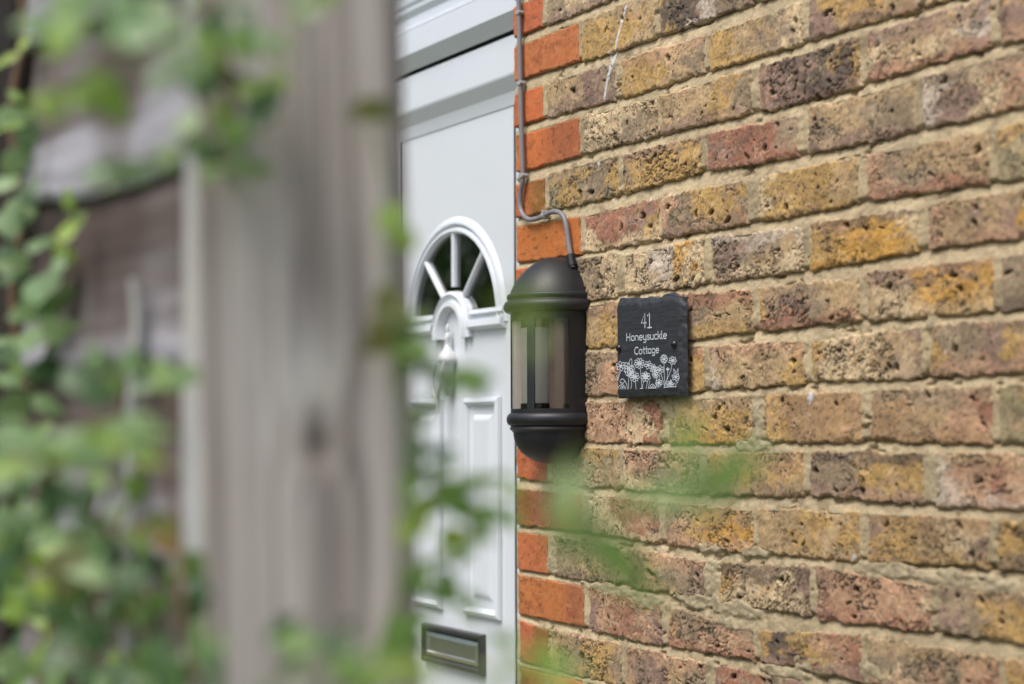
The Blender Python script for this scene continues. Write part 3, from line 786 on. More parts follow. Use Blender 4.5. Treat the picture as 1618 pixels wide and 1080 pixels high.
for sgn in (-1, 1):                                              # stepped sill below the panes, either side of the hub
    bm_ = MB()
    prof = [(GZ + 0.002, PF + 0.012), (GZ, PF - 0.008), (GZ - 0.008, PF - 0.011), (GZ - 0.010, PF - 0.005), (GZ - 0.018, PF - 0.005), (GZ - 0.020, PF - 0.013), (GZ - 0.032, PF - 0.015), (GZ - 0.036, PF - 0.009), (GZ - 0.040, PF - 0.001)]
    ra = [(CX + sgn * 0.076, y_, zz) for zz, y_ in prof]; rb = [(CX + sgn * (R_OUT + 0.006), y_, zz) for zz, y_ in prof]
    bm_.sweep_loop([ra, rb], close_ring=False)
    k_ = len(bm_.v)
    bm_.add(rb + [(CX + sgn * (R_OUT + 0.006), PF + 0.002, GZ - 0.04)], [tuple(range(len(rb) + 1))])
    bm_.build('fan_sill', M['upvc'], door)
hz = z(-0.531)
hb = MB()                                                        # hub arch over the knocker
hp = [(0.080, PF + 0.008), (0.078, PF - 0.010), (0.072, PF - 0.014), (0.066, PF - 0.008), (0.061, PF - 0.008), (0.058, PF - 0.015), (0.049, PF - 0.016), (0.044, PF - 0.008), (0.041, PF - 0.001)]
rows = []
for i in range(25):
    a = math.pi * i / 24
    rows.append([(CX + r * math.cos(a), y_, hz + r * math.sin(a)) for r, y_ in hp])
rows.insert(0, [(CX + r, y_, z(-0.545)) for r, y_ in hp]); rows.append([(CX - r, y_, z(-0.545)) for r, y_ in hp])
hb.sweep_loop(rows, close_ring=False)
hb.build('fan_hub', M['upvc'], door, smooth=True, auto=35)
# panes and glazing bars
angs = [a0, math.radians(48), math.pi / 2, math.radians(132), math.pi - a0]
for i in range(4):
    g = MB(); A, B = angs[i], angs[i + 1]
    pts = [(CX, PF + 0.003, GZ)] if i in (0, 3) else [(CX, PF + 0.003, FZ + 0.03)]
    ring = [(CX + R_GL * math.cos(A + (B - A) * q / 10), PF + 0.003, FZ + R_GL * math.sin(A + (B - A) * q / 10)) for q in range(11)]
    g.add(pts + ring, [tuple(range(12))])
    g.build('pane', M['door_glass'], door)
for a in angs[1:4]:
    bmb = MB(); w = 0.0065
    d = Vector((math.cos(a), 0, math.sin(a))); n_ = Vector((-math.sin(a), 0, math.cos(a)))
    c0 = Vector((CX, 0, FZ + 0.01)) + d * 0.068; c1 = Vector((CX, 0, FZ)) + d * (R_GL + 0.004)
    rws = []
    for c in (c0, c1):
        rws.append([c + n_ * w + Vector((0, PF + 0.009, 0)), c + n_ * w * 0.8 + Vector((0, PF - 0.003, 0)), c + n_ * w * 0.3 + Vector((0, PF - 0.006, 0)),
                    c - n_ * w * 0.3 + Vector((0, PF - 0.006, 0)), c - n_ * w * 0.8 + Vector((0, PF - 0.003, 0)), c - n_ * w + Vector((0, PF + 0.009, 0))])
    bmb.sweep_loop(rws, close_ring=False)
    bmb.build('glazing_bar', M['upvc'], door)
# two tall raised panels
for sgn in (-1, 1):
    xa, xb = sorted((CX + sgn * 0.048, CX + sgn * 0.190))
    m = MB(); za, zb = z(-1.072), z(-0.660)
    prof = [(0, PF - 0.0008), (0.002, PF - 0.008), (0.009, PF - 0.011), (0.014, PF - 0.005), (0.018, PF + 0.004), (0.026, PF + 0.005), (0.040, PF - 0.005), (0.044, PF - 0.006)]
    m.ring(xa, xb, za, zb, prof)
    i_ = 0.044
    m.add([(xa + i_, PF - 0.006, za + i_), (xb - i_, PF - 0.006, za + i_), (xb - i_, PF - 0.006, zb - i_), (xa + i_, PF - 0.006, zb - i_)], [(0, 1, 2, 3)])
    m.build('raised_panel', M['upvc'], door)
# lower panels, below the frame of the picture
for sgn in (-1, 1):
    xa, xb = sorted((CX + sgn * 0.03, CX + sgn * 0.19))
    m = MB(); m.ring(xa, xb, 0.40, z(-1.27), prof)
    m.add([(xa + i_, PF - 0.006, 0.40 + i_), (xb - i_, PF - 0.006, 0.40 + i_), (xb - i_, PF - 0.006, z(-1.27) - i_), (xa + i_, PF - 0.006, z(-1.27) - i_)], [(0, 1, 2, 3)])
    m.build('raised_panel', M['upvc'], door)
# knocker: finial, urn-shaped back plate and hanging drop handle
kx = CX - 0.006
kn = MB()
kn.lathe(kx, PF - 0.012, [(0.0, z(-0.515)), (0.0031, z(-0.519)), (0.0047, z(-0.526)), (0.0023, z(-0.533)), (0.0055, z(-0.538)), (0.0070, z(-0.546)), (0.0031, z(-0.553)), (0.0047, z(-0.558)),
                          (0.0094, z(-0.566)), (0.0172, z(-0.576)), (0.0203, z(-0.584)), (0.0203, z(-0.590)), (0.0156, z(-0.594)), (0.0133, z(-0.605)), (0.0140, z(-0.62)), (0.0117, z(-0.635)), (0.0070, z(-0.65)), (0.0047, z(-0.655)), (0.0, z(-0.656))], 16)
hd = catmull([(kx - 0.017, PF - 0.03, z(-0.592)), (kx - 0.018, PF - 0.035, z(-0.615)), (kx - 0.013, PF - 0.036, z(-0.645)), (kx, PF - 0.036, z(-0.66)), (kx + 0.013, PF - 0.036, z(-0.645)), (kx + 0.018, PF - 0.035, z(-0.615)), (kx + 0.017, PF - 0.03, z(-0.592))], 5)
kn.tube(hd, 0.0034, 8)
kn.lathe(kx, PF - 0.034, [(0.0, z(-0.655)), (0.0055, z(-0.66)), (0.0062, z(-0.668)), (0.0031, z(-0.674)), (0.0043, z(-0.682)), (0.0023, z(-0.69)), (0, z(-0.691))], 12)
kn.build('knocker', M['knocker'], door, smooth=True, auto=50)
# letter plate
lx0, lx1, lz0, lz1 = CX - 0.128, CX + 0.128, z(-1.181), z(-1.103)
lp = MB()
lp.ring(lx0, lx1, lz0, lz1, [(0, PF + 0.001), (0.001, PF - 0.010), (0.004, PF - 0.013), (0.009, PF - 0.013), (0.012, PF - 0.008), (0.016, PF - 0.004)])
lp.build('letter_plate_surround', M['chrome_dark'], door)
fl = MB()
fl.ring(lx0 + 0.0145, lx1 - 0.0145, lz0 + 0.0145, lz1 - 0.0145, [(0, PF - 0.002), (0.002, PF - 0.008), (0.009, PF - 0.0105), (0.011, PF - 0.007), (0.014, PF - 0.007)])
i_ = 0.0145 + 0.014
fl.add([(lx0 + i_, PF - 0.007, lz0 + i_), (lx1 - i_, PF - 0.007, lz0 + i_), (lx1 - i_, PF - 0.007, lz1 - i_), (lx0 + i_, PF - 0.007, lz1 - i_)], [(0, 1, 2, 3)])
fl.build('letter_flap', M['chrome'], door)

# ================================================================== wall lantern
LS, LE, LA = 0.1575, 0.012, 0.0795
lantern = empty('wall_lantern', (LS, 0, z(-0.78)))
tag(lantern, 'black half round wall lantern with domed cap and clear windows', 'lantern')
def dplan(a, e, n=36):
    """Half-round outline against the wall: straight returns, then a half circle."""
    pts = [(LS + a, 0.002)]
    for i in range(n + 1):
        t = math.pi * i / n
        pts.append((LS + a * math.cos(t), -(e + a * math.sin(t))))
    pts.append((LS - a, 0.002))
    return pts
def dshell(mb, prof, n=36):
    """prof = [(half width, straight depth, height)]."""
    rows = []
    for a, e, hh in prof:
        rows.append([(x, y, z(hh)) for x, y in dplan(max(a, 1e-4), e, n)])
    mb.sweep_loop(rows, close_ring=False)
cap = MB()
HD = 0.0625
prof = []
for i in range(15):
    t = math.pi / 2 * i / 14
    prof.append((0.0745 * (0.74 * math.cos(t) + 0.26 * (1 - math.sin(t))) if i < 14 else 0.0, LE, -0.5055 + HD * math.sin(t)))
dshell(cap, prof)
cap.build('dome', M['lamp_black'], lantern, smooth=True, auto=60)
rim = MB()
dshell(rim, [(0.0742, LE, -0.5035), (0.0772, LE, -0.5045), (0.0785, LE, -0.507), (0.0785, LE, -0.511), (0.0770, LE, -0.5135), (0.0775, LE, -0.515)] +
       [(0.0765 + 0.0075 * math.cos(t), LE, -0.5245 - 0.0095 * math.sin(t)) for t in [math.radians(q) for q in range(-80, 91, 17)]] + [(0.072, LE, -0.5345)])
rim.build('rim', M['lamp_black'], lantern, smooth=True, auto=50)
# window cage: half-round shell with three openings
BA = 0.0728
cage = MB()
TH = [0, 13, 20, 28, 36, 44, 51, 58, 69, 76, 83, 90, 97, 104, 111, 122, 129, 136, 144, 152, 160, 167, 180]
win = [(13, 58), (69, 111), (122, 167)]
ZL = [-0.5335, -0.546, -0.6885, -0.6965]
bounce_liner = MB()  # pale inner shell, added to bounce light around inside the cage
for rr, tgt in ((BA, cage), (BA - 0.0025, bounce_liner)):
    ptsA = [(LS + rr, 0.002)] + [(LS + rr * math.cos(math.radians(t)), -(LE + rr * math.sin(math.radians(t)))) for t in TH] + [(LS - rr, 0.002)]
    tt = [-1] + TH + [181]
    for zi in range(3):
        for j in range(len(ptsA) - 1):
            if zi == 1 and any(tt[j] >= w0 and tt[j + 1] <= w1 for w0, w1 in win): continue
            (xa, ya), (xb, yb) = ptsA[j], ptsA[j + 1]
            tgt.add([(xa, ya, z(ZL[zi])), (xb, yb, z(ZL[zi])), (xb, yb, z(ZL[zi + 1])), (xa, ya, z(ZL[zi + 1]))], [(0, 1, 2, 3)])
for w0, w1 in win:                                                # reveals of the openings
    for t in (w0, w1):
        c, s_ = math.cos(math.radians(t)), math.sin(math.radians(t))
        P0 = (LS + BA * c, -(LE + BA * s_)); P1 = (LS + (BA - 0.0025) * c, -(LE + (BA - 0.0025) * s_))
        cage.add([(*P0, z(ZL[1])), (*P1, z(ZL[1])), (*P1, z(ZL[2])), (*P0, z(ZL[2]))], [(0, 1, 2, 3)])
    ts = [t for t in TH if w0 <= t <= w1]
    for zz in (ZL[1], ZL[2]):
        for ta, tb in zip(ts[:-1], ts[1:]):
            q = []
            for rr, t in ((BA, ta), (BA, tb), (BA - 0.0025, tb), (BA - 0.0025, ta)):
                q.append((LS + rr * math.cos(math.radians(t)), -(LE + rr * math.sin(math.radians(t))), z(zz)))
            cage.add(q, [(0, 1, 2, 3)])
cage.build('cage', M['lamp_black'], lantern, smooth=True, auto=30)
bounce_liner.build('bounce_liner', M['bounce_liner'], lantern, smooth=True, auto=30)
for w0, w1 in win:
    g = MB(); rows = []
    for i in range(11):
        t = math.radians(w0 - 1.5 + (w1 - w0 + 3) * i / 10)
        rows.append([(LS + 0.0695 * math.cos(t), -(LE + 0.0695 * math.sin(t)), z(-0.544)), (LS + 0.0695 * math.cos(t), -(LE + 0.0695 * math.sin(t)), z(-0.690))])
    g.sweep_loop(rows, close_ring=False)
    g.build('window_glass', M['lamp_glass'] if w0 < 100 else M['frost'], lantern, smooth=True)
low = MB()
dshell(low, [(0.070, LE, -0.6945)] + [(0.0715 + 0.0080 * math.cos(t), LE, -0.7055 - 0.0105 * math.sin(t)) for t in [math.radians(q) for q in range(-85, 86, 17)]] +
       [(0.0735, LE, -0.7175), (0.0740, LE, -0.7215), (0.0710, LE, -0.7235), (0.0690, LE, -0.7265)])
low.build('lower_band', M['lamp_black'], lantern, smooth=True, auto=50)
bowl = MB()
prof = []
for i in range(15):
    t = math.pi / 2 * i / 14
    prof.append((0.0685 * math.cos(t) ** 0.8, LE, -0.7262 - 0.0505 * math.sin(t)))
dshell(bowl, prof)
bowl.build('bowl', M['lamp_black'], lantern, smooth=True, auto=60)
bp = MB(); bp.box(LS - 0.069, LS + 0.069, -0.010, -0.004, z(-0.694), z(-0.5365))
bp.build('back_plate', M['lamp_back'], lantern)
fl_ = MB()
fl_.add([(x, y, z(-0.6925)) for x, y in dplan(0.0702, LE)], [tuple(range(39))])
fl_.build('floor_plate', M['socket'], lantern)
cp_ = MB(); cp_.add([(x, y, z(-0.5368)) for x, y in dplan(0.0702, LE)], [tuple(range(39))])
cp_.build('ceiling_plate', M['bounce_liner'], lantern)  # made pale to bounce light down onto the tube
tb = MB(); tb.lathe(LS, -0.050, [(0.0, z(-0.5585)), (0.0215, z(-0.5587)), (0.0225, z(-0.560)), (0.0225, z(-0.6795)), (0.0, z(-0.680))], 28)
tb.build('opal_tube', M['bulb'], lantern, smooth=True, auto=40)
sk = MB(); sk.lathe(LS, -0.050, [(0.0, z(-0.6798)), (0.0235, z(-0.680)), (0.0235, z(-0.6925)), (0.0, z(-0.6925))], 28)
sk.lathe(LS, -0.050, [(0.0, z(-0.5366)), (0.0228, z(-0.537)), (0.0228, z(-0.5582)), (0.0, z(-0.5583))], 28)
sk.build('lamp_holder', M['socket'], lantern, smooth=True, auto=40)

# ================================================================== cable
cpts = [on_plane(x, y, -0.0075) for x, y in ((817, -90), (818, -40), (819.5, 0), (821, 60), (822.5, 131), (824, 200), (826, 262), (826, 285), (822.5, 303), (822, 325), (826.5, 339), (836, 346.5), (849, 345), (861, 340), (873, 334.5), (884, 335.5), (891, 343), (895, 357), (898, 380), (902, 405), (905, 422))]
cable = empty('cable', (0.05, -0.0075, z(-0.2)))
tag(cable, 'grey cable clipped down the orange bricks into the black lantern', 'cable')
cb = MB(); cb.tube(catmull(cpts, 6), 0.0043, 10); cb.build('sheath', M['cable'], cable, smooth=True, auto=60)
gl_ = MB(); ge = cpts[-2]; gf = (cpts[-1] - cpts[-2]).normalized(); gl_.tube([ge - gf * 0.004, ge - gf * 0.003, ge + gf * 0.006, ge + gf * 0.016], lambda t: 0.0052 if t < 0.1 else 0.0068, 12); gl_.build('cable_gland', M['lamp_black'], cable, smooth=True, auto=40)
for x, y, dx, dy in ((819.6, 20, 0, 1), (822.5, 131, 0, 1), (826, 277, 0, 1), (861, 340, 1, -0.45)):
    c = on_plane(x, y, -0.0075); e = on_plane(x + dx * 4, y + dy * 4, -0.0075); t = (e - c).normalized()
    n_ = t.cross(Vector((0, 1, 0))).normalized()
    cm = MB()
    rows = []
    for s_ in (-0.0035, 0.0035):
        rows.append([c + t * s_ + n_ * (0.0060 * math.cos(a)) + Vector((0, -0.0060 * math.sin(a) - 0.0002, 0)) for a in [math.pi * q / 8 for q in range(9)]] +
                    [c + t * s_ - n_ * 0.0052 + Vector((0, 0.007, 0)), c + t * s_ + n_ * 0.0052 + Vector((0, 0.007, 0))])
    cm.sweep_loop(rows, close_ring=False, close_prof=True)
    cm.f.append(tuple(range(11))); cm.f.append(tuple(range(21, 10, -1)))
    nl = c + n_ * 0.0062 + Vector((0, -0.002, 0))                # nail lug at the side
    cm.tube([nl + Vector((0, 0.007, 0)), nl + Vector((0, -0.003, 0))], 0.0028, 8)
    cm.build('cable_clip', M['clip'], cable, smooth=True, auto=40)

# ================================================================== slate house sign
def wpe(px, py):
    p = on_plane(px, py, SY + 0.0055); return p.x, p.z - Z0
def wp(px, py):
    p = on_plane(px, py, SY); return p.x, p.z - Z0
sign = empty('house_sign', (0.415, -0.01, z(-0.674)))
tag(sign, 'dark slate house plaque reading 41 Honeysuckle Cottage above white flowers', 'sign')
SY = -0.0155                                                     # front face
def slate():
    nx, nz = 76, 62
    u, v = np.meshgrid(np.linspace(0, 1, nx), np.linspace(0, 1, nz))
    (xl, zTL), (xr, zTR), (_, zBR), (_, zBL) = wp(974, 471), wpe(1085.5, 467), wpe(1085.5, 625), wp(974, 629)
    S = xl + (xr - xl) * u; top = zTL + (zTR - zTL) * u + 0.0018 * vnoise(u * 14, u * 0, 3) + 0.004 * sstep(0.55, 0.8, u) * (1 - sstep(0.84, 0.9, u)); bot = zBL + (zBR - zBL) * u + 0.0012 * vnoise(u * 18, u * 0 + 5, 4)
    Z = bot + (top - bot) * v
    S = S + (0.0012 * vnoise(v * 15, v * 0, 6)) * (u > 0.97) + 0.0008 * vnoise(v * 14, v * 0 + 3, 7) * (u < 0.03)
    X = u * 187; Y = v * 155
    h = 0.30 * fbm(X / 30, Y / 7, 11, 4)
    facet = fbm(X / 7, Y / 7, 12, 2)
    for dist, wd, dp in ((187 - X, 13.5, 5.0), (155 - Y, 11, 3.6), (Y, 12, 2.6), (X, 2.5, 2.0)):
        q = np.clip((wd * (1 + 0.35 * facet) - dist) / wd, 0, 1)
        h = h - dp * q + 1.1 * (np.floor(q * 3 + 1.3 * facet) - q * 3) * 0.5 * (q > 0)
    yy = SY - h / 1000
    V = np.stack([S, yy, Z + Z0], -1).reshape(-1, 3); Q = grid_quads(nx, nz)
    i = np.arange(nx * nz).reshape(nz, nx)
    rim_ = np.concatenate([i[0, :-1], i[:-1, -1], i[-1, :0:-1], i[:0:-1, 0]])
    back = V[rim_].copy(); back[:, 1] = SY + 0.0065
    n0 = nx * nz; r_ = np.arange(len(rim_)); r2 = (r_ + 1) % len(rim_)
    Q = np.concatenate([Q, np.stack([rim_[r_], n0 + r_, n0 + r2, rim_[r2]], -1)])
    return mesh_np('slate', np.concatenate([V, back]), Q, smooth=False)
obj('slate', slate(), M['slate'], sign)

def ribbon(mb, pts, w, y):
    """Flat stroke with round ends through 2D points (x along the wall, h height)."""
    P = [Vector((p[0], p[1])) for p in pts]
    n = len(P); L, R = [], []
    for i in range(n):
        t = (P[min(i + 1, n - 1)] - P[max(i - 1, 0)])
        if t.length < 1e-9: t = Vector((1, 0))
        t.normalize(); q = Vector((-t.y, t.x)) * w / 2
        L.append(P[i] + q); R.append(P[i] - q)
    mb.sweep_loop([[(a.x, y, z(a.y)), (b.x, y, z(b.y))] for a, b in zip(L, R)], close_ring=False)
    for e, sg in ((P[0], 1), (P[-1], -1)):
        mb.add([(e.x + w / 2 * math.cos(q * math.pi / 3), y - 0.00002, z(e.y + w / 2 * math.sin(q * math.pi / 3))) for q in range(6)], [tuple(range(6))])

def earc(cx, cy, rx, ry, a0, a1, n=12):
    return [(cx + rx * math.cos(math.radians(a0 + (a1 - a0) * i / n)), cy + ry * math.sin(math.radians(a0 + (a1 - a0) * i / n))) for i in range(n + 1)]
# rounded single-stroke alphabet; x-height 1, caps 1.5; returns (strokes, advance)
G = {
'4': ([[(0.62, 0), (0.62, 1.5), (0.05, 0.5), (0.85, 0.5)]], 0.95), '1': ([[(0.1, 1.2), (0.4, 1.5), (0.4, 0)], [(0.08, 0), (0.72, 0)]], 0.8),
'H': ([[(0.05, 0), (0.05, 1.5)], [(0.85, 0), (0.85, 1.5)], [(0.05, 0.78), (0.85, 0.78)]], 1.12),
'o': ([earc(0.42, 0.5, 0.40, 0.5, 90, 450, 18)], 1.0),
'n': ([[(0.05, 1), (0.05, 0)], [(0.05, 0.55)] + earc(0.38, 0.62, 0.33, 0.36, 170, 0, 8) + [(0.71, 0)]], 0.92),
'e': ([[(0.06, 0.53), (0.78, 0.53)] + earc(0.42, 0.5, 0.38, 0.5, 8, 315, 16)], 0.96),
'y': ([[(0.05, 1), (0.05, 0.45)] + earc(0.37, 0.4, 0.32, 0.38, 180, 350, 8), [(0.70, 1), (0.70, -0.2)] + earc(0.37, -0.22, 0.33, 0.3, 0, -140, 8)], 0.92),
's': ([earc(0.33, 0.74, 0.26, 0.25, 30, 250, 8) + earc(0.33, 0.27, 0.28, 0.26, 80, -150, 9)], 0.76),
'u': ([[(0.05, 1), (0.05, 0.42)] + earc(0.37, 0.38, 0.32, 0.38, 180, 350, 8), [(0.70, 1), (0.70, 0)]], 0.92),
'c': ([earc(0.42, 0.5, 0.38, 0.5, 48, 312, 14)], 0.84),
'k': ([[(0.05, 0), (0.05, 1.6)], [(0.62, 1.0), (0.06, 0.45)], [(0.25, 0.6), (0.66, 0)]], 0.80),
'l': ([[(0.08, 1.6), (0.08, 0.2), (0.14, 0.03), (0.26, 0)]], 0.42),
'C': ([earc(0.62, 0.75, 0.56, 0.77, 50, 310, 18)], 1.2),
't': ([[(0.28, 1.45), (0.28, 0.22), (0.34, 0.04), (0.52, 0.02)], [(0.02, 1.0), (0.56, 1.0)]], 0.66),
'a': ([earc(0.40, 0.5, 0.36, 0.5, 60, 420, 16), [(0.76, 1.0), (0.76, 0)]], 0.98),
'g': ([earc(0.40, 0.5, 0.36, 0.5, 60, 420, 16), [(0.76, 1.0), (0.76, -0.2)] + earc(0.42, -0.22, 0.34, 0.3, 0, -150, 8)], 0.98),
}
def smooth2(st):
    return st
def text(word, x0, h0, width, xh, w, slope=0.0):
    adv = sum(G[c][1] for c in word) - 0.1
    kx_ = width / adv
    mb = MB(); x = 0
    for c in word:
        for st in G[c][0]:
            ribbon(mb, [(x0 + (x + p[0]) * kx_, h0 + p[1] * xh + slope * (x + p[0]) * kx_) for p in st], w, SY - 0.00075)
        x += G[c][1]
    return mb
def wp(px, py):
    p = on_plane(px, py, SY); return p.x, p.z - Z0
def put_text(word, xa, ya, xb, yb, xh_px, w, name):
    x0_, h0_ = wp(xa, ya); x1_, h1_ = wp(xb, yb)
    xh = xh_px * abs(wp(xa, ya)[1] - wp(xa, ya + 1)[1])
    text(word, x0_, h0_, x1_ - x0_, xh, w, (h1_ - h0_) / (x1_ - x0_)).build(name, M['print'], sign)
put_text('41', 1013.5, 518, 1030, 517, 15.6, 0.0019, 'number')
put_text('Honeysuckle', 990.5, 538.5, 1054.5, 534.5, 7.6, 0.0015, 'lettering')
put_text('Cottage', 1003, 559.5, 1042, 557, 7.2, 0.0015, 'lettering')

# flower drawing, as fine lines (photo crop 965..1095 x 550..635, enlarged 12.45 times)
fd = MB()
def fp(cx, cy): return wp(966 + cx / 12.6, 550 + cy / 12.446)
LW = 0.00105
def line(pts, w=LW, n=4):
    q = [fp(*p) for p in pts]
    if len(q) > 2: q = [(v.x, v.y) for v in [Vector((a.x, a.y)) for a in catmull([(p[0], p[1], 0) for p in q], n)]]
    ribbon(fd, q, w, SY - 0.0007 - rng.random() * 0.00015)
def petals(cx, cy, r, n, rot=0.0, k=0.45, core=0.28):
    for i in range(n):
        a = rot + 2 * math.pi * i / n
        px_, py_ = cx + r * 0.62 * math.cos(a), cy + r * 0.62 * math.sin(a)
        ca, sa = math.cos(a), math.sin(a)
        line([(px_ + r * 0.42 * math.cos(t) * ca - r * k * 0.62 * math.sin(t) * sa, py_ + r * 0.42 * math.cos(t) * sa + r * k * 0.62 * math.sin(t) * ca) for t in [math.pi * 2 * q / 8 for q in range(9)]], LW, 2)
    if core:
        for rr in (core, core * 0.45):
            line([(cx + r * rr * math.cos(t), cy + r * rr * math.sin(t)) for t in [math.pi * 2 * q / 7 for q in range(8)]], LW, 2)
petals(195, 350, 90, 6, 0.3)
petals(355, 400, 105, 6, 0.5, 0.4)
line([(340, 400), (290, 330), (280, 280), (350, 310), (365, 400), (355, 300), (395, 205), (420, 260), (400, 370)])
petals(565, 295, 100, 9, 0.2, 0.38)
petals(745, 330, 80, 6, 0.9)
petals(470, 560, 95, 8, 0.1); petals(390, 500, 70, 6, 0.4)
petals(690, 560, 95, 7, 0.3, 0.5, 0.45); petals(690, 545, 60, 6, 0.0)
petals(880, 440, 80, 6, 0.2); petals(980, 420, 80, 6, 0.5); petals(850, 370, 50, 5); petals(890, 530, 60, 6)
petals(955, 680, 70, 7, 0.3)
petals(1058, 210, 66, 6, 0.2, 0.5); line([(1058 + 66 * math.cos(t), 210 + 80 * math.sin(t)) for t in [math.pi * q / 6 for q in range(13)]])
petals(1228, 240, 78, 7, 0.1, 0.42)
petals(1132, 410, 32, 4); petals(1290, 560, 75, 6, 0.3); petals(1180, 690, 60, 5)
line([(1260, 500), (1250, 405), (1300, 470), (1340, 400), (1335, 500), (1360, 580), (1320, 680)])
for pts in ([(200, 440), (170, 520), (135, 640), (150, 520), (175, 430)], [(360, 520), (352, 650), (350, 800)], [(585, 400), (600, 560), (620, 790)], [(650, 640), (635, 720), (610, 790)],
            [(1058, 295), (1062, 480), (1080, 770)], [(1215, 330), (1180, 470), (1085, 690), (1080, 770)], [(1132, 450), (1125, 560), (1095, 700)], [(1000, 500), (1040, 640), (1075, 770)],
            [(905, 560), (905, 700), (890, 780)], [(975, 520), (960, 640), (935, 780)], [(490, 660), (500, 800)], [(405, 640), (410, 720), (395, 795)], [(730, 650), (715, 730), (700, 790)], [(775, 640), (755, 730), (745, 785)],
            [(780, 420), (790, 450), (830, 430)], [(1300, 640), (1290, 770)], [(200, 690), (180, 640), (230, 600), (270, 640), (240, 690), (200, 670)], [(270, 630), (310, 700), (335, 800)],
            [(140, 800), (165, 740), (230, 715), (280, 760), (295, 800)], [(175, 800), (205, 750), (250, 760), (268, 800)], [(210, 800), (228, 770), (240, 800)], [(770, 780), (790, 730), (830, 705), (870, 740), (890, 780)],
            [(790, 780), (830, 740), (860, 780)], [(580, 790), (640, 785)], [(740, 782), (900, 780)], [(1050, 768), (1150, 760), (1290, 750)], [(1130, 750), (1110, 700), (1180, 730), (1190, 610), (1215, 720), (1270, 690)], [(275, 420), (300, 520), (345, 530), (420, 440), (470, 420), (440, 345), (400, 380)]):
    line(pts)
fd.build('flower_drawing', M['print'], sign)
for px_, py_ in ((978.5, 550), (1065.5, 544)):
    c = on_plane(px_, py_, SY)
    sc = MB(); n = 14
    rows = []
    for r_, d_ in ((0.0062, 0.004), (0.0062, -0.0005), (0.0054, -0.0025), (0.0032, -0.0042), (0.0004, -0.0047)):
        rows.append([(c.x + r_ * math.cos(2 * math.pi * q / n), SY + d_, c.z + r_ * math.sin(2 * math.pi * q / n)) for q in range(n)])
    sc.sweep_loop(rows, close_ring=False, close_prof=True)
    sc.build('screw_cap', M['screw'], sign, smooth=True, auto=50)
bs_ = MB()
for px_, py_ in ((978.5, 550), (1065.5, 544)):
    c = on_plane(px_, py_, SY); bs_.tube([(c.x, SY + 0.004, c.z), (c.x, 0.02, c.z)], 0.004, 8)
bs_.build('screw_shank', M['screw'], sign)

